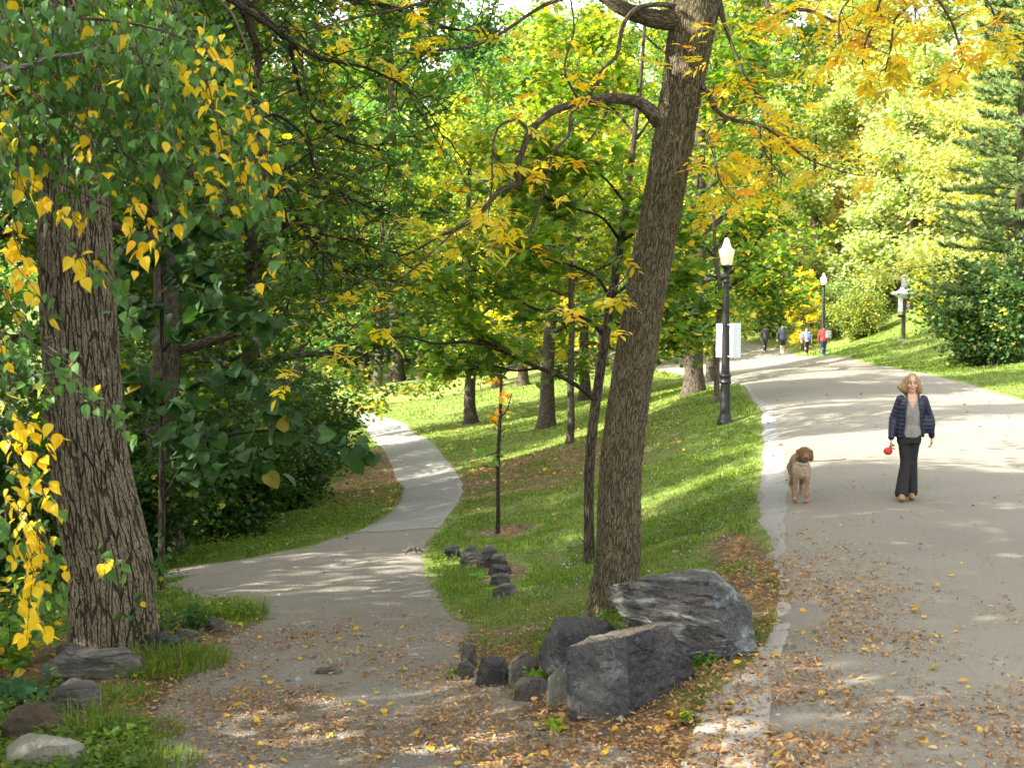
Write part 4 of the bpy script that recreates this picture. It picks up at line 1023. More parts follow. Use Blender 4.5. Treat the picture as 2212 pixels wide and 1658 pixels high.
# --- linden boughs hanging in from the upper left ---------------------------------------
off = np.array([-5.2, 7.4, float(HT(-5.2, 7.4))])
root = tag(empty('linden_tree', off), 'linden whose near boughs of green and yellow leaves hang in from the top left', 'tree')
tb = Tube()
T = np.array([[-5.2, 7.4, off[2] - .3], [-5.15, 7.35, 1.5], [-5.0, 7.3, 3.5], [-4.9, 7.2, 5.5], [-4.8, 7.2, 8.0], [-4.7, 7.2, 11]])
T = smooth_path(T, 40); tb.add(T, np.linspace(.2, .06, 40), 24)
rel(tb).obj('trunk', MAT['bark'], root)
tb = Tube(); P = []; D = []; Y = []
strands = []
def bough(pts, k=7): 
    Pb, R = limb(tb, pts, 26, k); return Pb
tr = [tuple(T[26]), tuple(T[20]), tuple(T[14])]
def start(i): return np.array(T[i])
boughs = []
for i, pts in [(24, [(0, 60, 6.6, 11), (160, 40, 6.4, 8), (330, 60, 6.4, 6), (480, 120, 6.5, 3)]), (28, [(100, -140, 6.8, 12), (300, -90, 6.8, 9), (470, -10, 6.9, 6), (540, 120, 6.9, 4), (575, 300, 6.9, 2.5), (585, 480, 6.9, 1.6)]),
               (20, [(-60, 180, 6.6, 13), (60, 140, 6.6, 11), (150, 118, 6.7, 10), (240, 110, 6.8, 7), (340, 150, 6.9, 4), (440, 210, 7, 2)]), (15, [(-80, 330, 6.6, 8), (20, 360, 6.5, 5), (140, 400, 6.5, 3.5), (240, 450, 6.6, 2)]),
               (12, [(-90, 560, 6.4, 7), (-10, 620, 6.3, 4), (50, 700, 6.3, 3), (90, 800, 6.3, 2)]), (11, [(-100, 760, 6.4, 7), (0, 800, 6.3, 4.5), (110, 830, 6.5, 3), (210, 880, 6.6, 2.2), (290, 930, 6.7, 1.5)]),
               (10, [(-100, 820, 6.2, 6), (-20, 900, 6.1, 4), (40, 1000, 6.1, 3), (80, 1120, 6.1, 2.2), (90, 1260, 6.1, 1.6)]), (22, [(120, 240, 6.2, 6), (230, 300, 6.2, 4.5), (330, 380, 6.3, 3), (420, 430, 6.4, 2)]),
               (30, [(200, -160, 6.4, 10), (330, -60, 6.4, 7), (400, 60, 6.4, 5), (450, 180, 6.4, 3), (480, 330, 6.4, 2)])]:
    a = np.array([[*start(i), .05]] + [[*Q(p[0], p[1], p[2]), p[3] * .5 * p[2] / FOC] for p in pts]); s = smooth_path(a, 34)
    tb.add(s[:, :3], s[:, 3], 7); boughs.append(s[:, :3])
def strand(x0, y0, x1, y1, d, yel, step=.045, sag=.06, leaf=1):
    a, b = Q(x0, y0, d), Q(x1, y1, d + rg.uniform(-.15, .15)); m = (a + b) / 2 + np.array([0, 0, sag * np.linalg.norm(b - a)])
    S_ = smooth_path([a, m, b], 12) + 0; L = np.linalg.norm(b - a); n = max(3, int(L / step))
    tb.add(S_, np.linspace(.003, .0012, 12), 4)
    for j in range(n):
        kf = (j + rg.uniform(.2, .8)) / n * 10.99; c = int(kf); p = S_[c] * (1 - (kf - c)) + S_[c + 1] * (kf - c)
        tdir = unit(S_[c + 1] - S_[c]); o = rg.normal(0, .028, 3); P.append(p + o)
        D.append(unit(np.array([rg.normal(0, .38) + (.35 if j % 2 else -.35), rg.normal(0, .3), -1.0]) + .35 * tdir)); Y.append(yel)
env = [(0, 590), (110, 600), (200, 470), (300, 520), (340, 560), (400, 470), (480, 500), (560, 560), (600, 640)]
for i in range(460):
    x = rg.uniform(-60, 560) if i % 4 else rg.uniform(-60, 380); ymax = np.interp(x, [-60, 60, 200, 330, 420, 520, 590], [470, 440, 400, 430, 460, 430, 520]); ymin = np.interp(x, [-60, 300, 450, 520, 560, 600], [-60, -60, 0, 130, 250, 380])
    y = ymin + (ymax - ymin) * rg.uniform(0, .82); d = rg.uniform(6.1, 7.1)
    L = rg.uniform(60, 170)
    if x > 380 and rg.uniform() < .35: continue
    yel = .04 if rg.uniform() < .92 else .7
    if x > 330 and 40 < y < 330 and rg.uniform() < .25: yel = .8
    strand(x, y, x + rg.uniform(-25, 85), min(y + L, ymax + 40), d, yel)
for (x0, y0, x1, y1, yl, n) in [(40, 350, 60, 420, 1.2, 2), (60, 400, 150, 480, 1.2, 2), (20, 470, 70, 600, 1.3, 3), (120, 440, 190, 500, 1.2, 2), (150, 520, 190, 600, 1.1, 2), (0, 520, 40, 580, 1.2, 2), (10, 560, 100, 640, .9, 1),
                             (260, 410, 300, 500, 1.1, 2), (300, 440, 350, 540, 1.2, 2), (270, 500, 300, 580, 1.1, 1), (440, 200, 490, 290, 1.0, 2), (390, 130, 440, 200, .8, 1), (240, 170, 275, 230, 1.2, 2), (0, 250, 30, 300, 1.1, 2), (450, 340, 470, 390, .9, 1),
                             (560, 380, 590, 560, .15, 2), (575, 540, 580, 620, .9, 1), (590, 470, 600, 560, .1, 1), (210, 560, 290, 700, .12, 3), (250, 600, 300, 740, .05, 2), (160, 520, 250, 600, .3, 1), (340, 460, 360, 560, .2, 1),
                             (100, 760, 250, 880, .06, 2), (180, 860, 290, 940, .08, 2), (120, 820, 200, 880, .06, 1), (60, 640, 140, 700, .1, 2), (0, 620, 60, 760, .1, 3), (20, 740, 120, 860, .15, 3), (0, 700, 20, 850, .2, 3), (200, 1180, 280, 1250, .08, 2), (225, 1200, 240, 1220, 1.1, 1),
                             (0, 860, 60, 930, .8, 2), (40, 910, 130, 960, 1.2, 3), (20, 950, 120, 1020, 1.0, 2), (0, 1000, 110, 1060, .7, 2), (40, 1040, 130, 1110, .9, 2), (10, 930, 60, 1050, .5, 2), (20, 1080, 100, 1200, 1.1, 4), (40, 1150, 80, 1260, 1.15, 3), (60, 1200, 100, 1300, .6, 2), (80, 1240, 60, 1380, 1.1, 3),
                             (60, 1310, 110, 1380, 1.2, 3), (90, 1140, 130, 1290, .1, 3), (40, 1260, 90, 1320, .1, 2), (0, 1100, 30, 1200, .1, 3), (60, 1000, 110, 1120, .08, 2)]:
    for k in range(n): strand(x0 + rg.uniform(-12, 12), y0 + rg.uniform(-12, 12), x1 + rg.uniform(-12, 12), y1 + rg.uniform(-12, 12), rg.uniform(6.0, 6.6), yl)
rel(tb).obj('branches', MAT['limb'], root)
tb = Tube(); limb(tb, [(-420, 260, 6.5, 22), (-120, 190, 6.3, 17), (0, 152, 6.1, 13), (25, 146, 6.1, 12), (70, 141, 6.1, 11), (95, 128, 6.1, 10), (130, 120, 6.15, 9), (165, 117, 6.2, 7), (215, 100, 6.3, 5)], 40, 10); rel(tb).obj('dead_limb', MAT['bark_pale'], root)
P = np.array(P); D = np.array(D); Y = np.array(Y)
fr = rg.uniform(size=len(P)) < np.clip(Y, 0, .95)
rn = rg.uniform(0, 1, (len(P), 3)); rn[:, 0] = np.where(fr, .0, 1.0) ; rn[:, 2] *= np.where(rg.uniform(size=len(P)) < .12, 1, .7)
v, f, a = leaf_mesh(P, 'toothed', .058, rg, N=rg.normal(0, .75, P.shape) + np.array([-.25, -.8, .35]), D=D, rnd=rn, jitter=.28)
# upper crown above the picture
tbx = Tube(); cp = grow_crown(tbx, T[24:], np.linspace(.12, .05, len(T[24:])), rg, 12, 2.6, .0, (.1, .9), 5, 4, .02)
cp = cp[cp[:, 2] > 5.6]
x = leaf_mesh(cluster(cp, 3, .2, rg), 'ovate', .12, rg, .8)
rel(tbx).obj('branches', MAT['bark'], root)
leaves_obj('foliage', [(v - off, f, a), (x[0] - off, x[1], x[2])], MAT['leaf_near'], root, G(.062, .16, .042, .5))
# ---------------------------------------------------------------- rocks and kerb
def rock(name, pts, mat, label, seed=0, cuts=5, rough=.02, strata=None, group=None, cat='boulder', bevel=.02, fine=.006, side=None, topm=None):
    """angular rock: hull of world points, edges worn, faces broken up."""
    pts = [Vector(p) for p in pts]; base = sum(pts, Vector()) / len(pts); base.z = min(p.z for p in pts)
    bm = bmesh.new()
    for p in pts: bm.verts.new(p - base)
    r = bmesh.ops.convex_hull(bm, input=bm.verts)
    bmesh.ops.delete(bm, geom=[g for g in r['geom_interior'] if isinstance(g, bmesh.types.BMVert)], context='VERTS')
    bmesh.ops.dissolve_limit(bm, angle_limit=.12, verts=bm.verts, edges=bm.edges)
    bmesh.ops.bevel(bm, geom=list(bm.edges), offset=bevel, segments=2, affect='EDGES', profile=.6)
    bmesh.ops.triangulate(bm, faces=bm.faces)
    size = max((max(v.co[i] for v in bm.verts) - min(v.co[i] for v in bm.verts)) for i in range(3))
    tgt = size / (14 * 2 ** (cuts - 3))
    for _ in range(9):
        es = [e for e in bm.edges if e.calc_length() > tgt]
        if not es or len(bm.verts) > 30000: break
        bmesh.ops.subdivide_edges(bm, edges=es, cuts=1)
        bmesh.ops.triangulate(bm, faces=[f for f in bm.faces if len(f.verts) > 3])
    bm.normal_update()
    co = np.array([v.co[:] for v in bm.verts]); nn = np.array([v.normal[:] for v in bm.verts])
    d = rough * fbm(co * 3.2 / max(size, .3) + seed, 5, seed) + fine * fbm(co * 30, 3, seed + 3)
    # facets knocked off
    q = fbm(co * 5 / max(size, .3) + 7, 2, seed + 5); d -= rough * 1.4 * np.clip(q - .25, 0, 1)
    if strata is not None:
        ax = np.array(strata) / np.linalg.norm(strata); s = co @ ax + .03 * fbm(co * 4, 2, seed + 9)
        st = vn(np.stack([s * 38, 0 * s, 0 * s], -1), seed + 11); d += rough * .8 * np.where(st > .1, .5, -.5) * (.4 + .6 * np.abs(vn(co * 5, seed + 12)))
    co = co + nn * d[:, None]
    for v, c in zip(bm.verts, co): v.co = c
    me = bpy.data.meshes.new(name); bm.to_mesh(me); bm.free()
    me.materials.append(mat)
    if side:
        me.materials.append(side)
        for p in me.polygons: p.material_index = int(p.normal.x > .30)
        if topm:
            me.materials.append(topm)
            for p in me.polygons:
                if p.normal.z > .72 and p.center.z > .3: p.material_index = 2  # upward faces take the painted sunlit tone
    for p in me.polygons: p.use_smooth = False
    o = bpy.data.objects.new(name, me); COL.objects.link(o); o.location = base
    return tag(o, label, cat, group)

R3 = lambda *a: [Q(*p) for p in a]
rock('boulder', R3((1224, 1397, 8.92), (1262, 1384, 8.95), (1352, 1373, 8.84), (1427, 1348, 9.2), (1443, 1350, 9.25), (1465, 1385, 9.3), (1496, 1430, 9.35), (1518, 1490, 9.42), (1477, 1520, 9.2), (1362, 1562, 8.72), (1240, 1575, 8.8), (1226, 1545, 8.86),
     (1285, 1372, 9.12), (1300, 1480, 9.5), (1420, 1345, 9.45), (1490, 1470, 9.75)), MAT['slate_face'], 'front dark slate boulder with a flat sunlit face and sloping thin top edge', 3, 6, .009, (1, .25, 0), bevel=.005, side=MAT['slate'], topm=MAT['sunlit_top'])
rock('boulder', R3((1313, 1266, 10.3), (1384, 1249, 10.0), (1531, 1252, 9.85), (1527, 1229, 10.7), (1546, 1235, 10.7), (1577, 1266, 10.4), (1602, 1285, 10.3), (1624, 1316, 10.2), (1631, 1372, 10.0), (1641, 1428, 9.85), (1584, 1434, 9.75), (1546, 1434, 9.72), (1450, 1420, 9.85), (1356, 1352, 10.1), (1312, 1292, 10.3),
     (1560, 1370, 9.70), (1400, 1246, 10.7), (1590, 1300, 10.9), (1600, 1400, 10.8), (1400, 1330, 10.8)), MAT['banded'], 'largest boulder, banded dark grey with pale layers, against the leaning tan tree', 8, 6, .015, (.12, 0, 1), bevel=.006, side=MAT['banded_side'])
rock('boulder', R3((1196, 1331, 9.95), (1212, 1328, 10.0), (1312, 1338, 10.3), (1336, 1364, 10.2), (1222, 1373, 9.65), (1160, 1424, 9.75), (1168, 1440, 9.7), (1203, 1480, 9.62), (1232, 1500, 9.5), (1330, 1480, 9.7), (1300, 1420, 10.4), (1190, 1400, 10.4)), MAT['slate'], 'dark wedge boulder with a flat sloping top behind the front one, leaf lying on it', 12, 6, .010, (1, .2, .2), bevel=.006)
def blob_rock(name, x0, y0, x1, y1, depth, mat, label, seed, dk=.7, sk=.0, n=12, group=None, flat=.75, rough=.02, cuts=5, cat='rock', strata=None, bury=.06, tilt=0):
    rg = np.random.default_rng(seed)
    a = Q(x0, y1, depth); b = Q(x1, y0, depth); w = (b[0] - a[0]) / 2; h = (b[2] - a[2]) / 2; c = (a + b) / 2; pts = []
    ww = max(w * dk, .09)
    for i in range(20):
        v = rg.normal(0, 1, 3); v /= np.abs(v).max() ** .55 * np.linalg.norm(v) ** .45
        k = 1 - (1 - flat) * max(0, v[2])
        p = c + [v[0] * w * k, ww + v[1] * ww * k, v[2] * h + tilt * v[0] * h]
        if v[2] < 0: p[2] -= bury
        pts.append(p)
    pts += [c + [-w, ww, -h - bury], c + [w, ww, -h - bury], c + [0, .2 * ww, -h - bury], c + [w * rg.uniform(-.4, .4), ww, h]]
    return rock(name, pts, mat, label, seed, cuts, rough * min(1, max(w, .12) * 2.2), strata, group, cat, bevel=.004, fine=.004)
def BR(x0, y0, x1, y1, yb, *a, **k):
    """rock whose foot stands where pixel row yb meets the ground."""
    return blob_rock('rock', x0, y0, x1, y1, hit((x0 + x1) / 2, yb)[1], *a, **k)
BR(993, 1385, 1034, 1436, 1436, MAT['greyrock'], 'small upright grey rock with a pointed top at the grass tip', 31, flat=.45, strata=(1, 0, .3))
BR(986, 1432, 1024, 1468, 1466, MAT['greyrock'], 'small flat-faced grey rock leftmost of the row by the boulders', 32, flat=.8)
BR(1024, 1424, 1108, 1486, 1482, MAT['slate'], 'dark grey block second in the row left of the boulders', 33, flat=.8, strata=(1, 0, 0))
BR(1096, 1414, 1174, 1490, 1486, MAT['reddish'], 'brownish split rock between the grey block and the wedge boulder', 34, flat=.62, strata=(1, 0, .4))
BR(1106, 1468, 1200, 1518, 1512, MAT['reddish'], 'low reddish slab at the foot of the split rock', 35, flat=.7, dk=.5)
BR(1178, 1446, 1236, 1535, 1530, MAT['palerock'], 'pale lichen-coloured rock wedged left of the front boulder', 36, flat=.5, strata=(1, 0, 0))
BR(676, 1444, 738, 1462, 1460, MAT['greyrock'], 'flat grey stone lying in the gravel amid the leaves', 37, flat=.6, rough=.01)
# stones in the grass of the slope
for i, (x0, y0, x1, y1, yb, m, lb) in enumerate([(959, 1178, 998, 1206, 1206, 'slate', 'leftmost grey stone of the stone pile in the grass'), (994, 1180, 1044, 1222, 1220, 'greyrock', 'broad grey stone with a flat sloping face in the grass pile'), (1030, 1180, 1078, 1226, 1226, 'greyrock', 'stone with a dark hollow below it in the grass pile'),
        (1052, 1198, 1100, 1226, 1226, 'greyrock', 'rounded stone right of the dark hollow in the grass'), (1050, 1222, 1108, 1246, 1244, 'slate', 'dark thin slab below the hollow in the grass'), (1056, 1240, 1104, 1268, 1266, 'greyrock', 'brownish block under the dark thin slab'), (1064, 1264, 1120, 1291, 1290, 'greyrock', 'lowest grey slab of the stones in the grass')]):
    BR(x0, y0, x1, y1, yb, MAT[m], lb, 50 + i, flat=.8, rough=.018, strata=(0, 0, 1))
# ledge at the left
BR(74, 1412, 306, 1492, 1478, MAT['greyrock'], 'big rough grey ledge stone below the massive left trunk', 61, flat=.82, rough=.03, strata=(0, 0, 1), cuts=6, dk=.42)
BR(110, 1390, 216, 1416, 1430, MAT['greyrock'], 'thin slab lying on the back of the rough ledge stone', 62, flat=.85, rough=.02, strata=(0, 0, 1))
BR(270, 1376, 395, 1424, 1412, MAT['slate'], 'dark smooth stone right of the massive trunk foot', 63, flat=.7, rough=.02, dk=.5)
BR(62, 1482, 214, 1562, 1556, MAT['greyrock'], 'low grey stone step beneath the rough ledge stone', 64, flat=.75, rough=.03, strata=(0, 0, 1), dk=.6)
BR(-30, 1538, 138, 1634, 1626, MAT['brownrock'], 'brown humped boulder at the lower left edge', 65, flat=.5, rough=.03, cuts=6)
BR(-40, 1612, 165, 1700, 1690, MAT['palerock'], 'pale stone block in the bottom left corner', 66, flat=.88, rough=.02, cuts=6)
BR(420, 1338, 500, 1362, 1360, MAT['greyrock'], 'flat mossy stone beside the grass tuft at the path edge', 67, flat=.7, rough=.02, dk=.6)
BR(350, 1362, 430, 1398, 1394, MAT['greyrock'], 'half-buried stone between the trunk and the grass tuft', 68, flat=.7, rough=.02, dk=.6)
BR(1238, 742, 1262, 776, 776, MAT['palerock'], 'left pale rock of the outcrop at the top of the slope', 69, flat=.7, rough=.03)
BR(1262, 736, 1300, 778, 778, MAT['greyrock'], 'right grey rock of the outcrop at the top of the slope', 70, flat=.75, rough=.03)

# worn stone kerb along the road
def kerb():
    rg = np.random.default_rng(4); V = []; F = []; n = 0
    le = edge_fn([(1469, 1658), (1500, 1570), (1530, 1500), (1556, 1456), (1615, 1400), (1640, 1351), (1664, 1258), (1640, 1190)], pre=[(.55, 3)], post=[(2.9, 19)])
    re = lambda y: road_l(y) + .03
    for row in range(2):
        y = 3.2 + row * .2
        while y < (13.4 if row else 9.1):
            L = rg.uniform(.45, .85); nx, ny = (9, 14)
            ya, yb = y + .006, y + L - .006
            u = np.concatenate([[0], np.linspace(.02, .98, nx - 2), [1]]); w = np.concatenate([[0], np.linspace(.012, .988, ny - 2), [1]]); U, W = np.meshgrid(u, w)
            Y = ya + (yb - ya) * W
            a, b = le(Y), re(Y); mid = a + (b - a) * .42
            X0, X1 = (a, mid + .004) if row == 0 else (mid, b)
            X = X0 + (X1 - X0) * U
            ed = np.minimum(np.minimum(U, 1 - U) * (X1 - X0), np.minimum(W, 1 - W) * L)
            Z = HB(X, Y) + (.014 if row == 0 else .022) * np.clip(ed / .008, 0, 1) ** .5 + .012 * fbm(np.stack([X * 4, Y * 7, 0 * X + row], -1), 3, 3) - .02 * (ed <= 0)
            if row == 1: Z -= .02 * np.clip((Y - 10) / 2, 0, 1)
            Z = np.where((U == 0) | (U == 1) | (W == 0) | (W == 1), HB(X, Y) - .08, Z)
            V.append(np.stack([X + .006 * vn(np.stack([X * 20, Y * 20, 0 * X], -1), 2), Y, Z], -1).reshape(-1, 3))
            i = np.arange(ny - 1)[:, None] * nx + np.arange(nx - 1)[None]
            F.append(np.stack([i, i + 1, i + nx + 1, i + nx], -1).reshape(-1, 4) + n); n += nx * ny
            y += L
    return tag(make('kerb', np.concatenate(V), np.concatenate(F), MAT['kerbstone']), kind='structure')
kerb()
# ---------------------------------------------------------------- grass, ground cover, fallen leaves
rg = np.random.default_rng(21)
def scatter_xy(n, y0, y1, px0=-60, px1=2280, power=2.0):
    """world-plane points inside a wedge seen from about the viewpoint; denser near."""
    y = y0 * (y1 / y0) ** rg.uniform(0, 1, n)
    x = ((px0 + (px1 - px0) * rg.uniform(0, 1, n)) - 1106) / FOC * y
    return x, y
def near_rock_clear(x, y): 
    return ~((((x - 1.0) / .5) ** 2 + ((y - 9.15) / .35) ** 2 < 1) | (((x - 1.3) / .6) ** 2 + ((y - 10.3) / .45) ** 2 < 1))
def is_grass(x, y, m=.0):
    j = .12 * vn(np.stack([x * 3, y * 3, 0 * x], -1), 77)
    g = ~in_road(x, y, j * (y > 13) - .08) & ~in_path(x, y, j - .02)
    g &= ~((y < 9.6) & (x > path_r(y) - .1) & (x < 2.2) & (rg.uniform(size=len(x)) > .06)) & ~((y < 10) & (x > 1.0) & (x > road_l(y) - .45))
    lit = litter(x, y) + .5 * vn(np.stack([x * 1.3, y * 1.3, 0 * x], -1), 78)
    g &= rg.uniform(size=len(x)) > np.clip(lit * 1.5 - .35, 0, .93)
    return g
def blades(n, y0, y1, h, w, px0=-60, px1=2280):
    x, y = scatter_xy(n, y0, y1, px0, px1)
    k = is_grass(x, y); x, y = x[k], y[k]; n = len(x)
    z = HT(x, y)
    cl = .75 + .5 * fbm(np.stack([x * 1.5, y * 1.5, 0 * x], -1), 2, 40); cl = np.clip(cl, .35, 1.6)
    H = h * cl * rg.uniform(.5, 1.3, n) * (1 + .006 * y); W = w * rg.uniform(.7, 1.3, n) * (y / 13)
    th = rg.uniform(0, 2 * np.pi, n); ln = rg.uniform(.15, .8, n)
    dx, dy = np.cos(th), np.sin(th); b = np.stack([x, y, z - .005], -1)
    sx = np.stack([-dy, dx, 0 * x], -1) * W[:, None]; d = np.stack([dx, dy, 0 * x], -1)
    m = b + d * (H * ln * .35)[:, None] + np.stack([0 * x, 0 * x, H * .62], -1)
    t = b + d * (H * ln)[:, None] + np.stack([0 * x, 0 * x, H * (1 - .45 * ln)], -1)
    V = np.stack([b - sx, b + sx, m + sx * .7, m - sx * .7, t], 1).reshape(-1, 3)
    o = np.arange(n)[:, None] * 5
    return V, o + np.array([[0, 1, 2, 3]]), o + np.array([[3, 2, 4]]), np.repeat(rg.uniform(0, 1, (n, 3)), 5, axis=0)
V, F4, F3, A = blades(760000, 7.0, 75, .075, .0035)
tag(make('grass', V, [F4, F3], MAT['grass'], attrs={'rnd': A}, smooth=False), kind='stuff')
# taller tufts
def tuft(px, py, r, n, h, name, label, color=None):
    c = hit(px, py); a = rg.uniform(0, 6.28, n); q = r * np.sqrt(rg.uniform(0, 1, n)); x = c[0] + np.cos(a) * q; y = c[1] + np.sin(a) * q; z = HT(x, y)
    H = h * rg.uniform(.4, 1.1, n); th = a + rg.normal(0, .8, n); ln = rg.uniform(.2, 1.0, n); W = .0035 * rg.uniform(.7, 1.4, n)
    dx, dy = np.cos(th), np.sin(th); b = np.stack([x, y, z - .01], -1) - c; sx = np.stack([-dy, dx, 0 * x], -1) * W[:, None]; d = np.stack([dx, dy, 0 * x], -1)
    m = b + d * (H * ln * .3)[:, None] + np.stack([0 * x, 0 * x, H * .6], -1); t = b + d * (H * ln)[:, None] + np.stack([0 * x, 0 * x, H * (1 - .4 * ln)], -1)
    V = np.stack([b - sx, b + sx, m + sx * .7, m - sx * .7, t], 1).reshape(-1, 3); o = np.arange(n)[:, None] * 5
    return tag(make(name, V, [o + np.array([[0, 1, 2, 3]]), o + np.array([[3, 2, 4]])], MAT['grass'], attrs={'rnd': np.repeat(rg.uniform(0, 1, (n, 3)), 5, axis=0)}, smooth=False, loc=tuple(c)), label, 'grass tuft')
tuft(495, 1330, .42, 900, .28, 'grass_tuft', 'bright green grass tuft sticking out into the gravel path')
tuft(375, 1432, .5, 1400, .2, 'grass_tuft', 'sunlit grass tuft right of the rough ledge stone')
tuft(185, 1600, .28, 420, .34, 'grass_tuft', 'tall thin grass beside the brown humped boulder')
tuft(250, 1600, .5, 1600, .12, 'grass_tuft', 'low grass along the gravel edge at the lower left')
tuft(290, 1660, .45, 1300, .12, 'grass_tuft', 'low grass at the bottom edge left of the gravel')
tuft(230, 1520, .4, 700, .15, 'grass_tuft', 'thin grass between the stone step and the gravel')
# low broad-leaved cover on the slope and in the left verge
def cover(n, y0, y1, size, tmpl, px0, px1, cond, hgt=.06):
    x, y = scatter_xy(n, y0, y1, px0, px1); k = is_grass(x, y) & cond(x, y); x, y = x[k], y[k]
    P = np.stack([x, y, HT(x, y) + rg.uniform(.01, hgt, len(x))], -1)
    return leaf_mesh(P, tmpl, size, rg, .45)
patch = lambda x, y: vn(np.stack([x * .8, y * .8, 0 * x], -1), 91) > .3
slope = lambda x, y: (x > path_r(y)) & patch(x, y)
C1 = cover(60000, 9, 40, .036, 'ovate', 900, 1640, slope, .09)
left = lambda x, y: (x < path_l(y)) & ((x > path_l(y) - 2.2) | (y > 13))
C2 = cover(55000, 7.5, 30, .045, 'ovate', -60, 900, left, .16)
o = leaves_obj('ground_cover', [C1, C2], MAT['leaf_near'], None, G(.075, .15, .018, -.5)); tag(o, kind='stuff')
# pale blue asters in the slope
x, y = scatter_xy(5500, 11, 26, 900, 1620); k = is_grass(x, y) & (x > path_r(y) + .3) & (vn(np.stack([x * 1.3, y * 1.3, 0 * x], -1), 95) > .42); x, y = x[k], y[k]
P = np.stack([x, y, HT(x, y) + rg.uniform(.06, .12, len(x))], -1)
t = NT('aster_petals'); t.fin((.34, .38, .55), .6); v, f, a = leaf_mesh(P, 'quad', .022, rg, .6)
tag(make('asters', v, f, t.m, attrs={'rnd': a}, smooth=False), kind='stuff')

# fallen leaves: curled, dry
def curl(n, x, y, size, big=0.0, lift=.004, flip=1.0):
    P = np.stack([x, y, HT(x, y) + .022 + rg.uniform(0, lift * 3, n)], -1)
    return leaf_mesh(P, 'lance' if big == 0 else 'ovate', size, rg, .42 * flip, jitter=.45)
def dens_field(x, y):
    """how thickly leaves lie: drifts on the verge of the road, in the gravel mouth, on the slope."""
    d = .03 + 0 * x
    g = lambda cx, cy, sx, sy, a: a * np.exp(-(((x - cx) / sx) ** 2 + ((y - cy) / sy) ** 2))
    xl = road_l(y)
    d = d + 1.0 * np.exp(-((x - xl - .3) / .5) ** 2) * np.clip((15.5 - y) / 4, 0, 1) + .30 * np.exp(-((x - xl - 1.2) / 1.1) ** 2) * np.clip((12.5 - y) / 4, 0, 1)
    d = d + .35 * np.exp(-((x - xl + .3) / .5) ** 2) * np.clip((15.5 - y) / 3, 0, 1) + .5 * np.exp(-((x - xl + .25) / .4) ** 2) * np.clip((14 - y) / 2, 0, 1)
    d = d + g(-.3, 9.9, 1.8, .9, .75) + g(-1.5, 10.8, 1.6, 1.0, .5) + g(.4, 8.4, 1.6, .8, .5) + g(-1, 8.2, 2.6, 1.0, .22) + g(-1.2, 12.5, 1.5, 1.5, .25) + g(.9, 8.2, .6, .9, .5)
    d = d + g(hit(1110, 1010)[0], hit(1110, 1010)[1], 3.5, 8, .5) + g(hit(830, 1000)[0], hit(830, 1000)[1], .9, 8, .5) + .2 * litter(x, y)
    d = d * np.where(in_path(x, y) & (y > 15), .12, 1)
    nz = fbm(np.stack([x * 1.6, y * 1.1, 0 * x], -1), 3, 60)
    return np.clip(d * (1 + 1.1 * nz), .0, 1)
Vs = []
def fall(n, y0, y1, size, big=0, mult=1.0):
    x, y = scatter_xy(n, y0, y1); k = rg.uniform(size=n) < dens_field(x, y) * mult; x, y = x[k], y[k]
    m = curl(len(x), x, y, size, big); a = m[2].copy(); a[:, 0] = np.where(a[:, 0] > .86, a[:, 0] * np.where(a[:, 1] < .3, 1, .6), a[:, 0]); Vs.append((m[0], m[1], a))
fall(90000, 6.9, 19, .037, 0, .75); fall(16000, 6.9, 19, .042, 1, .3); fall(26000, 19, 60, .06, 1, .6); fall(9000, 7, 30, .035)
x, y = scatter_xy(5200, 30, 100, 700, 1500); k = (rg.uniform(size=5200) < .5) & ~in_path(x, y) & ~in_road(x, y); Vs.append(curl(k.sum(), x[k], y[k], .10, 1))
V = []; F = []; A = []; n = 0
for v, f, a in Vs: V.append(v); F.append(f + n); A.append(a); n += len(v)
tag(make('fallen_leaves', np.concatenate(V), np.concatenate(F), MAT['litter'], attrs={'rnd': np.concatenate(A)}, smooth=False), kind='stuff')
# bright fresh yellow leaves lying about
x, y = scatter_xy(190, 7, 14, 200, 2100); P = np.stack([x, y, HT(x, y) + .03], -1); v, f, a = leaf_mesh(P, 'toothed', .055, rg, .3); a[:, 0] = .92 + .08 * a[:, 0]
tag(make('yellow_fallen_leaves', v, f, MAT['litter'], attrs={'rnd': a}, smooth=False), kind='stuff')
# loose stones in the gravel
def pebbles(n, y0, y1, cond, s):
    x, y = scatter_xy(n, y0, y1); k = cond(x, y); x, y = x[k], y[k]; n = len(x)
    T = np.array([[1, 0, 0], [-1, 0, 0], [0, 1, 0], [0, -1, 0], [0, 0, .7], [.6, .6, .35], [-.6, .5, .4], [.5, -.6, .4], [-.5, -.6, .3]])
    Fh = np.array([[0, 5, 7], [5, 2, 6], [6, 1, 8], [8, 3, 7], [5, 4, 7], [5, 6, 4], [6, 8, 4], [8, 7, 4], [0, 2, 5], [2, 1, 6], [1, 3, 8], [3, 0, 7]])
    S_ = s * np.exp(rg.normal(0, .45, n))[:, None, None] * rg.uniform(.6, 1.3, (n, 1, 3))
    V = np.stack([x, y, HT(x, y) + .008], -1)[:, None] + T[None] * S_ * (1 + .25 * rg.uniform(-1, 1, (n, 9, 3)))
    return V.reshape(-1, 3), (Fh[None] + (np.arange(n) * 9)[:, None, None]).reshape(-1, 3), np.repeat(rg.uniform(0, 1, (n, 3)), 9, axis=0)
t = NT('pebble'); r_ = t.n('SeparateXYZ', i0=t.attr('rnd').outputs['Vector']); t.fin(t.ramp(r_.outputs[0], [(0, (.08, .08, .08)), (.5, (.24, .23, .21)), (1, (.36, .345, .32))]), .85)
v, f, a = pebbles(60000, 6.9, 24, lambda x, y: in_path(x, y) & (rg.uniform(size=len(x)) < .6), .0075)
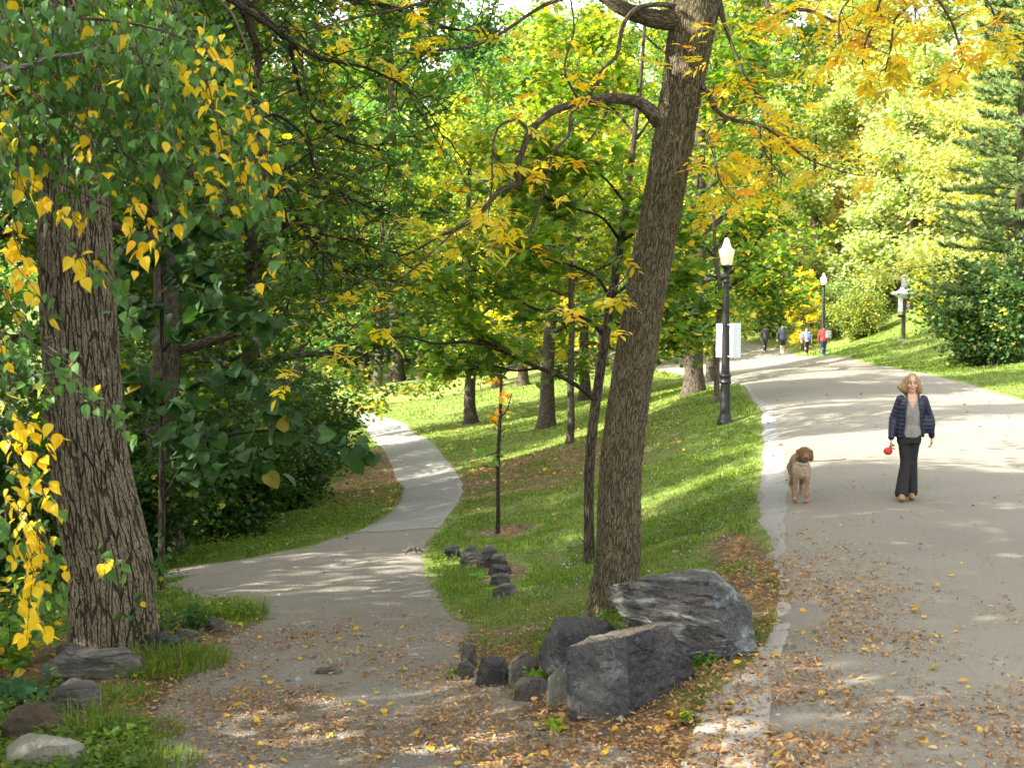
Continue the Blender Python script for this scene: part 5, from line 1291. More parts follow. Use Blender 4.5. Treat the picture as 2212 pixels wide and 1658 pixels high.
v2, f2, a2 = pebbles(2600, 6.9, 14, lambda x, y: ~in_road(x, y, .1) & (rg.uniform(size=len(x)) < .4), .016)
tag(make('gravel', np.concatenate([v, v2]), np.concatenate([f, f2 + len(v)]), t.m, attrs={'rnd': np.concatenate([a, a2])}, smooth=False), kind='stuff')

# small leafy plants round the boulders
def plant(px, py, n, L, leaf, size, color, label, n_leaf=7, name='leafy_plant', up=.9, spread=.5):
    c = hit(px, py); root = tag(empty(name, c), label, 'plant'); tb = Tube(); P = []; D = []
    for i in range(n):
        T = wander([rg.normal(0, .03), rg.normal(0, .03), -.02], [rg.normal(0, spread), rg.normal(0, spread), up], L * rg.uniform(.6, 1.2), 5, rg, .14, .0); tb.add(T, np.linspace(.004, .0015, 6), 4)
        for j in range(n_leaf): P.append(T[1 + j % 5] + rg.normal(0, .012, 3)); D.append(unit(rg.normal(0, 1, 3) * [1, 1, .3] + [0, 0, .1]))
    tb.obj('stems', MAT['twig'], root)
    P, D = np.array(P), np.array(D); leaves_obj('foliage', [leaf_mesh(P, leaf, size, rg, .5, D=D, N=rg.normal(0, .4, P.shape) + [0, -.3, 1])], MAT['leaf_near'], root, color)
plant(1170, 1488, 14, .2, 'oak', .055, G(.10, .27, .02, .04), 'bright green ferny plant before the wedge boulder', 12, up=1.0)
plant(1085, 1472, 5, .11, 'big', .085, G(.05, .15, .03, 0), 'broad-leaved plant sprouting between the dark block and split rock', 4)
plant(1210, 1570, 5, .08, 'ovate', .06, G(.16, .26, .03, .3), 'yellow-green seedling at the left foot of the front boulder', 5)
plant(1525, 1440, 7, .12, 'ovate', .05, G(.06, .15, .03, .1), 'small weed in the gap right of the front boulder', 6)
plant(1490, 1560, 9, .1, 'ovate', .045, G(.09, .2, .03, .2), 'weeds along the kerb right of the front boulder', 6)
plant(985, 1460, 8, .12, 'oak', .05, G(.09, .2, .03, .15), 'weeds beside the leftmost stone of the row', 7)
plant(1040, 1250, 9, .14, 'lance', .09, G(.09, .24, .04, 0), 'fresh green weeds under the hollow stone in the grass', 6)
plant(400, 1360, 16, .3, 'ovate', .07, G(.03, .10, .02, .03), 'dark seedlings right of the massive trunk foot', 8, spread=.8)
plant(330, 1380, 14, .26, 'ovate', .07, G(.03, .10, .02, .03), 'dark seedlings in front of the thin stem', 8, spread=.8)
plant(40, 1530, 18, .4, 'ovate', .08, G(.03, .11, .05, .02), 'dark low shrub over the brown humped boulder', 10, spread=1.2)
plant(30, 1440, 20, .7, 'ovate', .09, G(.10, .22, .03, .12), 'sunlit yellow-green sapling left of the rough ledge stone', 12, spread=.7)
plant(0, 1380, 22, .95, 'ovate', .08, G(.05, .14, .02, .1), 'bushy growth at the left edge beside the massive trunk', 14, spread=.7)
# ---------------------------------------------------------------- organic surfaces from distance fields
def cap(P, a, b, ra, rb):
    a = np.array(a, float); b = np.array(b, float); ab = b - a
    t = np.clip(((P - a) @ ab) / (ab @ ab), 0, 1)
    return np.linalg.norm(P - a - t[..., None] * ab, axis=-1) - (ra + (rb - ra) * t)
def ell(P, c, r):
    r = np.array(r, float); q = P - np.array(c, float)
    k0 = np.linalg.norm(q / r, axis=-1); k1 = np.linalg.norm(q / r ** 2, axis=-1) + 1e-9
    return k0 * (k0 - 1) / k1
def box(P, c, h, r=.01):
    q = np.abs(P - np.array(c, float)) - (np.array(h, float) - r)
    return np.linalg.norm(np.maximum(q, 0), axis=-1) + np.minimum(q.max(-1), 0) - r
def smin(a, b, k):
    h = np.clip(.5 + .5 * (b - a) / k, 0, 1); return b * (1 - h) + a * h - k * h * (1 - h)
def U(k, *d):
    r = d[0]
    for x in d[1:]: r = smin(r, x, k)
    return r
def torso(P, secs, k=.0):
    """stack of ellipses: secs = [(z, cx, cy, rx, ry)]"""
    s = np.array(secs, float); z = P[..., 2]
    cx, cy, rx, ry = (np.interp(z, s[:, 0], s[:, i]) for i in (1, 2, 3, 4))
    q = np.sqrt(((P[..., 0] - cx) / rx) ** 2 + ((P[..., 1] - cy) / ry) ** 2)
    d = (q - 1) * np.minimum(rx, ry)
    return np.maximum(d, np.maximum(s[0, 0] - z, z - s[-1, 0]))
def surf(f, lo, hi, h):
    """naive surface nets"""
    lo = np.array(lo, float); n = np.ceil((np.array(hi) - lo) / h).astype(int) + 1
    gx, gy, gz = (lo[i] + h * np.arange(n[i]) for i in range(3))
    G_ = np.stack(np.meshgrid(gx, gy, gz, indexing='ij'), -1); D = f(G_)
    s = D < 0
    c = np.zeros(tuple(n - 1), int)
    for a in (0, 1):
        for b in (0, 1):
            for d in (0, 1): c += s[a:n[0] - 1 + a, b:n[1] - 1 + b, d:n[2] - 1 + d]
    act = (c > 0) & (c < 8); idx = -np.ones(act.shape, int); idx[act] = np.arange(act.sum())
    I = np.argwhere(act); acc = np.zeros((len(I), 3)); cnt = np.zeros(len(I))
    cor = [(a, b, d) for a in (0, 1) for b in (0, 1) for d in (0, 1)]
    for p in cor:
        for ax in range(3):
            if p[ax]: continue
            q = list(p); q[ax] = 1
            d0 = D[I[:, 0] + p[0], I[:, 1] + p[1], I[:, 2] + p[2]]; d1 = D[I[:, 0] + q[0], I[:, 1] + q[1], I[:, 2] + q[2]]
            m = (d0 < 0) != (d1 < 0); t = np.where(m, d0 / (d0 - d1 + 1e-12), 0)
            pt = np.tile(np.array(p, float), (len(I), 1)); pt[:, ax] += t
            acc += pt * m[:, None]; cnt += m
    V = lo + h * (I + acc / np.maximum(cnt, 1)[:, None]); F = []
    for ax in range(3):
        b, d = [(1, 2), (2, 0), (0, 1)][ax]
        sl0 = [slice(1, None)] * 3; sl0[ax] = slice(0, -1); sl1 = [slice(1, None)] * 3; sl1[ax] = slice(1, None)
        A, B = s[tuple(sl0)], s[tuple(sl1)]
        for (m, flip) in ((A & ~B, False), (~A & B, True)):
            J = np.argwhere(m); off = np.ones(3, int); off[ax] = 0; J = J + off
            lim = np.array(act.shape); J = J[(J < lim).all(1)]
            def at(db, dd):
                K = J.copy(); K[:, b] -= db; K[:, d] -= dd; return idx[K[:, 0], K[:, 1], K[:, 2]]
            f4 = np.stack([at(1, 1), at(0, 1), at(0, 0), at(1, 0)], -1)
            if flip: f4 = f4[:, ::-1]
            F.append(f4[(f4 >= 0).all(1)])
    return V, np.concatenate(F)
def part(name, f, lo, hi, h, mat, parent, post=None, attrs=None):
    V, F = surf(f, lo, hi, h)
    if post is not None: V = post(V)
    return make(name, V, F, mat, parent, attrs=attrs(V) if attrs else None)
def paint(name, rough=.6, var=.15, scale=40, bump=0.0, trans=0):
    t = NT(name); c = t.attr('col').outputs['Color']; nz = t.noise(t.obj(), scale, 3)
    c = t.mix(t.mapr(nz.outputs[0], .3, .7), t.vscale(c, (1 - var,) * 3), t.vscale(c, (1 + var,) * 3))
    return t.fin(c, rough, t.bump(nz.outputs[0], .7, bump) if bump else None)
PAINT = {'skin': paint('skin', .5, .06), 'fur': paint('curly_fur', .85, .35, 90, .02)}
def cloth(name, col, rough=.8, var=.2, scale=50, bump=.002): return simple(name, col, rough, 0, bump, scale, var)

def hand(side, w, fdir=(0, 0, -1), curl=.35, s=1.0):
    """distance field of a hand: palm, four unequal bent fingers, thumb leaving the side of the palm."""
    w = np.array(w, float); fd = unit(np.array(fdir, float)); fw = np.array([0, -1.0, 0]); across = unit(np.cross(fd, fw)); across = np.array([0, 1.0, 0]); inward = np.array([-side, 0, 0.0])
    pal = w + fd * .045 * s
    def f(P):
        d = ell(P, pal, (.016 * s, .038 * s, .048 * s))
        for i, L in enumerate((.068, .076, .070, .055)):
            b = w + fd * .085 * s + across * (-.027 + .018 * i) * s
            k = b + (fd * math.cos(curl) + inward * math.sin(curl)) * L * .5 * s
            e = k + (fd * math.cos(curl * 2.6) + inward * math.sin(curl * 2.6)) * L * .5 * s
            d = smin(d, np.minimum(cap(P, b, k, .0085 * s, .008 * s), cap(P, k, e, .008 * s, .0065 * s)), .006)
        tb_ = w + fd * .03 * s - across * .03 * s; tk = tb_ + (fd * .6 - across * .6 + inward * .4) * .035 * s; te = tk + (fd * .9 + inward * .3) * .028 * s
        return smin(d, np.minimum(cap(P, tb_, tk, .011 * s, .009 * s), cap(P, tk, te, .009 * s, .007 * s)), .008)
    return f

# ---------------------------------------------------------------- the woman with the leash
def woman():
    h = hit(1961, 1080); h[2] = float(HT(h[0], h[1])) + .012
    root = tag(empty('person', h, -.2), 'woman with blond hair in open navy quilted jacket and black trousers walking a dog', 'person')
    HC = np.array([.025, -.01, 1.545])
    tors = [(.80, .0, 0, .150, .105), (.90, .01, 0, .155, .11), (1.0, .015, 0, .135, .10), (1.12, .02, -.005, .15, .11), (1.22, .025, 0, .17, .112), (1.32, .03, 0, .175, .095), (1.385, .03, .005, .12, .07), (1.41, .03, .01, .06, .055)]
    def grow(secs, g): return [(z, cx, cy, rx + g, ry + g) for z, cx, cy, rx, ry in secs]
    armR = [(-.115, .0, 1.335), (-.205, .01, 1.07), (-.235, -.07, .83)]; armL = [(.175, .0, 1.335), (.268, .05, 1.08), (.30, .10, .85)]
    hR = hand(-1, (-.236, -.08, .80), (0, -.1, -1), .55); hL = hand(1, (.302, .105, .82), (.02, .1, -1), .45)
    hipL, hipR = (.075, .0, .86), (-.075, 0, .86)
    # image-left leg is the forward one
    kR, aR = (-.045, -.07, .48), (-.10, -.16, .09); kL, aL = (.045, .0, .47), (.04, .0, .09)
    def face(P):
        q = P - HC
        d = ell(P, HC + [0, .012, .035], (.073, .092, .092)); d = smin(d, ell(P, HC + [0, -.018, -.045], (.054, .066, .068)), .03)
        d = smin(d, ell(P, HC + [0, -.058, -.093], (.022, .02, .018)), .02)
        d = smin(d, cap(P, HC + [0, -.088, .018], HC + [0, -.108, -.022], .006, .012), .012)
        for s in (-1, 1):
            d = -smin(-d, ell(P, HC + [s * .031, -.095, .016], (.017, .014, .011)), .008)
            d = smin(d, ell(P, HC + [s * .031, -.078, .014], (.013, .012, .010)), .002)
            d = smin(d, cap(P, HC + [s * .014, -.09, .034], HC + [s * .046, -.078, .034], .006, .005), .008)
            d = smin(d, ell(P, HC + [s * .073, .012, -.005], (.009, .018, .028)), .006)
            d = smin(d, ell(P, HC + [s * .04, -.066, -.028], (.022, .018, .018)), .015)
        d = smin(d, ell(P, HC + [0, -.086, -.053], (.024, .010, .006)), .004); d = smin(d, ell(P, HC + [0, -.084, -.064], (.019, .010, .006)), .004)
        return d
    def body(P):
        d = face(P); d = smin(d, cap(P, HC + [0, .02, -.06], (.03, .01, 1.37), .050, .055), .03)
        d = smin(d, torso(P, grow(tors, -.016)), .03)
        for A in (armR, armL): d = smin(d, np.minimum(cap(P, A[0], A[1], .042, .034), cap(P, A[1], A[2], .034, .024)), .03)
        for hp, k, a in ((hipR, kR, aR), (hipL, kL, aL)): d = smin(d, np.minimum(cap(P, hp, k, .075, .05), cap(P, k, a, .048, .032)), .03)
        for a in (aR, aL): d = smin(d, cap(P, a, np.array(a) + [0, -.09, -.05], .03, .03), .02)
        return smin(smin(d, hR(P), .012), hL(P), .012)
    def col(V):
        C = np.tile([.66, .40, .30, 1.0], (len(V), 1)); q = V - HC
        f = q[:, 1] < -.04
        for s in (-1, 1):
            r = ((q[:, 0] - s * .031) / .014) ** 2 + ((q[:, 2] - .014) / .0065) ** 2; C[f & (r < 1)] = (.10, .08, .08, 1)
            r = ((q[:, 0] - s * .031) / .021) ** 2 + ((q[:, 2] - .034) / .006) ** 2; C[f & (r < 1)] = (.22, .13, .08, 1)
            r = ((q[:, 0] - s * .04) / .02) ** 2 + ((q[:, 2] + .03) / .018) ** 2; C[f & (r < 1)] = (.68, .34, .27, 1)
        r = (q[:, 0] / .026) ** 2 + ((q[:, 2] + .058) / .011) ** 2; C[f & (r < 1)] = (.48, .16, .14, 1)
        return {'col': C}
    V1, F1 = surf(body, (-.42, -.28, .0), (.46, .24, 1.36), .0075); 
    V2, F2 = surf(body, (-.12, -.15, 1.3525), (.17, .15, 1.70), .0042)
    make('body', np.vstack([V1, V2]), np.vstack([F1, F2 + len(V1)]), PAINT['skin'], root, attrs=col(np.vstack([V1, V2])))
    # trousers: flared hems
    def trou(P):
        d = torso(P, [(.76, 0, 0, .15, .11), (.84, 0, 0, .150, .108), (.872, .005, 0, .146, .106)])
        for hp, k, a in ((hipR, kR, aR), (hipL, kL, aL)):
            d = smin(d, cap(P, hp, k, .082, .062), .035); d = smin(d, cap(P, k, (a[0], a[1] + .01, .10), .066, .088), .02)
        d = np.maximum(d, .045 - P[..., 2] + .0)
        z = P[..., 2]; w = .005 * vn(P * [16, 16, 5], 3)
        return d + w
    part('trousers', trou, (-.26, -.30, .02), (.24, .26, .96), .0085, cloth('black_trouser_cloth', (.010, .010, .012), .75, .4), root)
    def shirt(P):
        d = torso(P, grow(tors, .004))
        x, z = P[..., 0] - .03, P[..., 2]
        v = (np.abs(x) - (z - 1.22) * .50) / 1.1; d = np.maximum(d, np.where(P[..., 1] < 0.02, -v, -1)); d = np.maximum(d, np.maximum(.835 - z, z - 1.39))
        hood = np.abs(np.sqrt(((P[..., 0] - .03) / 1.0) ** 2 + ((P[..., 1] - .03)) ** 2) - .085) ; hd = np.sqrt(hood ** 2 + (P[..., 2] - 1.375 - .35 * (P[..., 1] - .0)) ** 2) - .022
        return smin(d, np.where(P[..., 1] > .0, hd, .1), .015) + .003 * vn(P * [14, 14, 30], 4)
    part('shirt', shirt, (-.18, -.17, .80), (.24, .17, 1.45), .0075, cloth('grey_knit', (.27, .27, .24), .9, .12, 120), root)
    o = np.array([[.03, -.118, 1.215 - .36 * i] for i in np.linspace(0, 1, 12)]); tb = Tube(); o[:, 1] = [-.122, -.128, -.128, -.122, -.116, -.112, -.110, -.112, -.116, -.118, -.118, -.118]
    tb.add(o, .0045, 6); tb.obj('zip', MAT['zinc'], root)
    def quilt(t): return .0045 * np.abs(np.sin(t)) ** .6
    def jacket(P):
        x, y, z = P[..., 0], P[..., 1], P[..., 2]
        d = torso(P, [(.84, .0, .0, .185, .13), (.95, .0, .0, .18, .13), (1.1, .01, 0, .178, .132), (1.24, .02, 0, .180, .13), (1.31, .03, 0, .168, .115), (1.36, .03, .005, .128, .095), (1.40, .03, .01, .085, .075)])
        d = smin(d, ell(P, (.235, .045, 1.0), (.10, .07, .15)), .05)                   # wind-filled left flap
        d = d - quilt(z * 58)
        for A, s in ((armR, -1), (armL, 1)):
            a, b, c = map(np.array, A); dd = np.minimum(cap(P, a, b, .058, .052), cap(P, b, c, .052, .040))
            d = smin(d, dd - quilt((P @ unit(c - a)) * 62), .018)
        # open front
        w = np.interp(z, [.84, 1.0, 1.2, 1.32, 1.40], [.125, .10, .085, .065, .065]); xc = np.interp(z, [.84, 1.1, 1.35], [.045, .035, .03])
        op = np.maximum(np.abs(x - xc) - w, y + .015); d = np.maximum(d, -op)
        inner = torso(P, [(.82, .0, .0, .165, .112), (1.1, .01, 0, .158, .114), (1.24, .02, 0, .162, .112), (1.31, .03, 0, .150, .097), (1.36, .03, .005, .11, .08), (1.43, .03, .005, .06, .05)])
        d = np.maximum(d, -inner); d = np.maximum(d, np.maximum(.835 - z + .05 * (np.abs(x) > .2), z - 1.41))
        for A in (armR, armL): d = np.minimum(d, np.minimum(cap(P, A[0], A[1], .054, .048), cap(P, A[1], A[2], .048, .037)) - quilt((P @ unit(np.array(A[2]) - np.array(A[0]))) * 62))
        return d
    t = NT('navy_quilted_nylon'); t.fin((.010, .013, .042), .38, t.bump(t.noise(t.obj(), 26, 3).outputs[0], .5, .006))
    part('jacket', jacket, (-.33, -.20, .78), (.42, .24, 1.44), .0075, t.m, root)
    for a, nm in ((aR, 1), (aL, 2)):
        sh = lambda P, a=a: np.maximum(U(.03, ell(P, (a[0], a[1] - .07, .045), (.046, .105, .036)), ell(P, (a[0], a[1] + .02, .05), (.038, .05, .05)), cap(P, (a[0], a[1] - .11, .05), (a[0], a[1] - .04, .085), .03, .03)), .004 - P[..., 2])
        part('shoe', sh, (a[0] - .08, a[1] - .2, -.01), (a[0] + .08, a[1] + .1, .14), .006, cloth('tan_suede', (.34, .175, .075), .85, .2), root)
    def hair(P):
        q = P - HC
        d = ell(P, HC + [0, .028, .038], (.091, .104, .100)); d = U(.03, d, ell(P, HC + [-.075, .03, -.03], (.052, .08, .10)), ell(P, HC + [-.13, .04, -.045], (.055, .05, .042)), ell(P, HC + [-.10, .035, -.075], (.06, .055, .055)), ell(P, HC + [.078, .025, -.03], (.042, .075, .10)), ell(P, HC + [.092, .03, -.085], (.042, .05, .05)), ell(P, HC + [0, .07, -.05], (.09, .05, .09)))
        fr = ell(P, HC + [.006, -.085, -.034], (.059, .075, .086)); d = -smin(-d, fr, .012)
        lock = .007 * vn(np.stack([q[..., 0] * 60 + q[..., 2] * 22, q[..., 1] * 55, q[..., 2] * 10 - q[..., 0] * 9], -1), 8)
        return d + lock
    t = NT('blond_hair'); p = t.obj(); n1 = t.noise(t.vscale(p, (1, 1, .22)), 120, 4, .7)
    t.fin(t.ramp(n1.outputs[0], [(.3, (.13, .07, .025)), (.5, (.33, .205, .08)), (.7, (.60, .43, .2))]), .5, t.bump(n1.outputs[0], .8, .01))
    part('hair', hair, (-.19, -.14, 1.40), (.17, .15, 1.72), .0048, t.m, root)
    return h
hw = woman()
# ---------------------------------------------------------------- the dog
def dog():
    h = hit(1731, 1086); h[2] = float(HT(h[0], h[1])) + .012
    root = tag(empty('dog', h, -.16), 'curly brown dog with pale chest standing on the road, facing the viewer', 'dog')
    root.scale = (.9, .95, 1.0)
    HC = np.array([.03, -.10, .655])
    legs = [((-.082, .03, .44), (-.088, .035, .26), (-.092, .0, .045)), ((.082, .0, .44), (.078, -.01, .26), (.068, -.04, .035))]
    hind = [((-.07, .52, .40), (-.06, .44, .27), (-.065, .60, .17), (-.02, .55, .04)), ((.08, .52, .40), (.09, .46, .27), (.09, .60, .17), (.09, .57, .04))]
    def f(P):
        P0 = P.copy(); P = P.copy(); P[..., 0] = P[..., 0] + .10 * np.clip(P[..., 1] - .05, 0, 1)      # trunk runs back to the left
        d = U(.06, ell(P, (0, .06, .46), (.118, .15, .155)), ell(P, (0, .28, .47), (.108, .24, .115)), ell(P, (0, .50, .48), (.10, .12, .11)))
        d = smin(d, cap(P0, (.0, .02, .52), (.02, -.05, .61), .088, .07), .05)
        for a, b, c in legs: d = smin(d, np.minimum(cap(P, a, b, .050, .031), cap(P, b, c, .030, .025)), .03); d = smin(d, ell(P, np.array(c) + [0, -.02, -.012], (.034, .048, .028)), .015)
        for a, b, c, e in hind:
            d = smin(d, U(.02, cap(P, a, b, .07, .045), cap(P, b, c, .042, .026), cap(P, c, e, .026, .024)), .03); d = smin(d, ell(P, np.array(e) + [0, -.025, -.012], (.03, .045, .026)), .015)
        d = smin(d, cap(P, (0, .60, .50), (.01, .68, .36), .03, .028), .03)
        P = P0
        k = U(.025, ell(P, HC, (.082, .088, .078)), ell(P, HC + [.0, -.0, .035], (.082, .08, .055)), cap(P, HC + [.006, -.05, -.02], HC + [.012, -.145, -.045], .052, .044))
        for s in (-1, 1):
            k = smin(k, U(.02, ell(P, HC + [s * .088, .01, .01], (.032, .042, .05)), ell(P, HC + [s * .098, .0, -.045], (.027, .038, .052))), .012)
        d = smin(d, k, .03)
        dp = np.maximum(d, -.02)
        return d + np.where(d < .03, .0075 * vn(P * 42, 3) + .005 * vn(P * 85, 4), 0) - .004
    def col(V):
        q = V - HC; C = np.tile([.31, .19, .11, 1.0], (len(V), 1))
        head = (V[:, 2] > .545) & (V[:, 1] < .03) | (np.linalg.norm(q, axis=1) < .12)
        chest = np.clip(1 - ((V[:, 0] - .0) / .16) ** 2 - ((V[:, 2] - .45) / .17) ** 2, 0, 1) * (V[:, 1] < .12)
        C[:, :3] += (np.array([.50, .38, .29]) - C[:, :3]) * np.clip(chest * 1.6, 0, 1)[:, None]
        C[:, :3] = np.where((V[:, 1] > .1)[:, None] & (V[:, 2] > .35)[:, None], [.27, .19, .13], C[:, :3])
        C[head, :3] = (.19, .10, .05)
        mz = np.linalg.norm((q - [.012, -.13, -.03]) / [.05, .06, .045], axis=1) < 1; C[mz, :3] = (.26, .13, .055)
        return {'col': C}
    part('body', f, (-.26, -.30, -.01), (.20, .78, .78), .0075, PAINT['fur'], root, attrs=col)
    def nose(P): return U(.006, ell(P, HC + [.013, -.188, -.035], (.019, .012, .014)), ell(P, HC + [.013, -.183, -.045], (.01, .01, .012)))
    part('nose', nose, HC + [-.02, -.22, -.07], HC + [.05, -.16, -.01], .004, cloth('nose_leather', (.012, .008, .008), .35), root)
    for s in (-1, 1):
        c = HC + [.004 + s * .034, -.074, .022]
        part('eye', lambda P: ell(P, c, (.012, .010, .010)), c - .02, c + .02, .004, cloth('dark_eye', (.008, .006, .005), .15), root)
    a = np.linspace(0, 2 * np.pi, 25); R_ = np.stack([.012 + .088 * np.cos(a), -.035 + .08 * np.sin(a), .555 + .035 * np.sin(a)], -1); tb = Tube(); tb.add(R_, .0095, 8); tb.obj('collar', cloth('pale_blue_webbing', (.5, .6, .62), .6), root)
    return h
hd = dog()
# leash: handle unit in her hand, cord to the collar
rotz = lambda v, a: np.array([v[0] * math.cos(a) - v[1] * math.sin(a), v[0] * math.sin(a) + v[1] * math.cos(a), v[2]])
hp = hw + rotz((-.245, -.10, .70), -.2)
root = tag(empty('leash', hp), 'red retractable leash held in her hand, its cord running to the dog', 'leash')
part('handle', lambda P: U(.015, np.maximum(ell(P, (-.03, 0, -.05), (.062, .024, .052)), -ell(P, (.01, 0, .01), (.02, .05, .012))), cap(P, (.0, 0, -.01), (.02, 0, .03), .02, .014)) + .002 * vn(P * 60, 2), (-.11, -.04, -.12), (.05, .04, .07), .005, cloth('red_plastic', (.62, .035, .02), .4, .15), root)
part('grip', lambda P: cap(P, (-.005, 0, .015), (.045, 0, .03), .013, .013), (-.03, -.03, -.01), (.07, .03, .06), .005, cloth('black_plastic', (.02, .02, .02), .4), root)
e0 = np.array([-.09, 0, -.06]); e1 = hd + rotz((.09, -.06, .565), -.16) - hp
mid = hd + np.array([.58, .0, .575]) - hp
t_ = np.linspace(0, 1, 24)[:, None]; C1 = e0 * (1 - t_) + mid * t_; C1[:, 2] -= (.05 * 4 * t_ * (1 - t_))[:, 0]
tb = Tube(); tb.add(C1, .0022, 5); tb.obj('cord', cloth('thin_grey_cord', (.35, .33, .3), .7), root)
C2 = mid * (1 - t_) + e1 * t_; C2[:, 2] -= (.012 * 4 * t_ * (1 - t_))[:, 0]
tb = Tube(); tb.add(C2[:16], np.linspace(.009, .006, 16), 6); tb.obj('strap', cloth('dusty_red_webbing', (.42, .2, .19), .8), root)
tb = Tube(); tb.add(C2[15:], .0055, 6); tb.obj('clip', cloth('dark_clip', (.08, .08, .08), .4, .1), root)

# ---------------------------------------------------------------- far walkers, seen from behind
def walker(px, py, H, label, skin=(.55, .33, .24), hairc=(.08, .04, .02), top=(.1, .1, .1), bot=(.03, .03, .035), shoe=(.5, .5, .5), shorts=False, hair_r=1.0, puff=0.0, hood=None, stride=.16, arms=(.05, -.05), longhair=0, topname='jacket', front=False):
    h = hit(px, py); h[2] = float(HT(h[0], h[1])) + .012; s = H / 1.72
    root = tag(empty('person', h, 0 if front else .05), label, 'person', None); root.scale = (s, s, s)
    if front: root.rotation_euler = (0, 0, math.pi)
    def leg(sg): 
        y = stride * sg; return (sg * .085, 0, .88), (sg * .08, y * .35 + .02, .48), (sg * .075, y, .09 + (.07 if y < 0 else 0))
    LR, LL = leg(-1), leg(1)
    tors = [(.80, 0, 0, .155, .105), (.95, 0, 0, .155, .11), (1.05, 0, 0, .14, .105), (1.25, 0, 0, .18, .115), (1.38, 0, 0, .19, .095), (1.44, 0, 0, .11, .07), (1.47, 0, 0, .06, .055)]
    def grow(g): return [(z, a, b, c + g, d + g) for z, a, b, c, d in tors]
    A = [((sg * .19, 0, 1.39), (sg * .27, arms[k] * .5 + .02, 1.12), (sg * (.27 + .02), arms[k] * 2, .88)) for k, sg in ((0, -1), (1, 1))]
    hands = [hand(sg, (A[k][2][0], A[k][2][1], .86), (0, 0, -1), .4, 1.1) for k, sg in ((0, -1), (1, 1))]
    def body(P):
        d = U(.03, ell(P, (0, 0, 1.62), (.076, .095, .11)), ell(P, (0, .09, 1.60), (.02, .03, .03)), cap(P, (0, 0, 1.56), (0, 0, 1.42), .055, .06), torso(P, grow(-.02)))
        for sg in (-1, 1): d = smin(d, ell(P, (sg * .077, 0, 1.61), (.012, .02, .03)), .005)
        for a in A: d = smin(d, np.minimum(cap(P, a[0], a[1], .045, .036), cap(P, a[1], a[2], .036, .026)), .02)
        for l in (LR, LL): d = smin(d, np.minimum(cap(P, l[0], l[1], .078, .055), smin(cap(P, l[1], l[2], .05, .033), ell(P, np.array(l[1]) * .6 + np.array(l[2]) * .4 + [0, -.015, .05], (.05, .055, .1)), .02)), .03)
        for hf in hands: d = smin(d, hf(P), .01)
        return d
    part('body', body, (-.36, -.32, .03), (.36, .34, 1.76), .011, PAINT['skin'], root, attrs=lambda V: {'col': np.tile([*skin, 1.0], (len(V), 1))})
    if hair_r: part('hair', lambda P: np.maximum(U(.02, ell(P, (0, -.012, 1.64), (.086 * hair_r, .102 * hair_r, .108)), *([ell(P, (0, -.07, 1.52), (.08, .05, .12))] if longhair else [])), -ell(P, (0, .1, 1.6), (.075, .08, .10))) + .006 * vn(P * 40, 2), (-.13, -.16, 1.38), (.13, .12, 1.78), .012, cloth('hair', hairc, .6), root)
    def topf(P):
        d = torso(P, [(z if z > .81 else .84, a, b, c + .022 + puff, e + .022 + puff) for z, a, b, c, e in tors[:-1]] + [(1.48, 0, 0, .07, .065)])
        if puff: d = d - .006 * np.abs(np.sin(P[..., 2] * 48))
        for a in A: d = smin(d, np.minimum(cap(P, a[0], a[1], .062 + puff, .052 + puff), cap(P, a[1], a[2], .05 + puff, .038 + puff * .5)), .025)
        if hood: d = smin(d, ell(P, (0, -.09, 1.43), (.10, .06, .07)), .02)
        return np.maximum(d, .84 - P[..., 2] if False else -1) + .004 * vn(P * 16, 5)
    part(topname, topf, (-.38, -.24, .78), (.38, .24, 1.56), .012, cloth('walker_top', top, .7, .25, 14), root)
    def botf(P):
        d = torso(P, [(.78, 0, 0, .16, .115), (.92, 0, 0, .165, .12), (.98, 0, 0, .15, .11)])
        for l in (LR, LL):
            d = smin(d, cap(P, l[0], l[1], .10, .082 if shorts else .07), .02)
            if not shorts: d = smin(d, cap(P, l[1], l[2], .068, .055), .02)
        if shorts: d = np.maximum(d, .52 - P[..., 2])
        return np.maximum(d, .07 - P[..., 2]) + .004 * vn(P * 15, 6)
    part('shorts' if shorts else 'trousers', botf, (-.25, -.32, .04), (.25, .34, 1.0), .012, cloth('walker_trousers', bot, .8, .25, 20), root)
    for l in (LR, LL):
        c = np.array(l[2]); z0 = c[2] - .09
        part('shoe', lambda P: np.maximum(U(.02, ell(P, c + [0, .06, -.04], (.045, .12, .045)), ell(P, c + [0, -.01, -.02], (.04, .05, .06))), z0 - P[..., 2]), c - [.08, .14, .12], c + [.08, .22, .08], .012, cloth('walker_shoe', shoe, .6), root)
    return h, s
def backpack(h, s, dx, col, label, col2=None, z=1.2, w=.15, hh=.22, straps=True, name='backpack', dy=-.21):
    root = tag(empty(name, h + np.array([dx, dy * s, (z - hh) * s])), label, 'bag' if name != 'backpack' else 'backpack'); root.scale = (s, s, s)
    part('bag', lambda P: U(.03, box(P, (0, 0, hh), (w, .075, hh), .06), box(P, (0, -.08, hh * .7), (w * .75, .04, hh * .55), .035)) + .004 * vn(P * 14, 2), (-w - .03, -.15, -.03), (w + .03, .12, 2 * hh + .03), .014, cloth('bag_cloth', col, .7, .3, 12), root)
    if straps:
        for sg in (-1, 1):
            tb = Tube(); tb.add(smooth_path([(sg * w * .6, .07, 2 * hh - .03), (sg * w * .7, .16, 2 * hh + .03), (sg * w * .85, .30, 2 * hh - .06), (sg * w, .28, hh)], 12), .013, 6); tb.obj('strap', cloth('bag_strap', col2 or col, .7), root)
walker(1652, 763, 1.70, 'walker in grey-black jacket and dark grey trousers, leftmost of the four on the road', hairc=(.10, .05, .03), top=(.05, .048, .055), bot=(.045, .055, .065), shoe=(.55, .52, .45), arms=(-.12, .08))
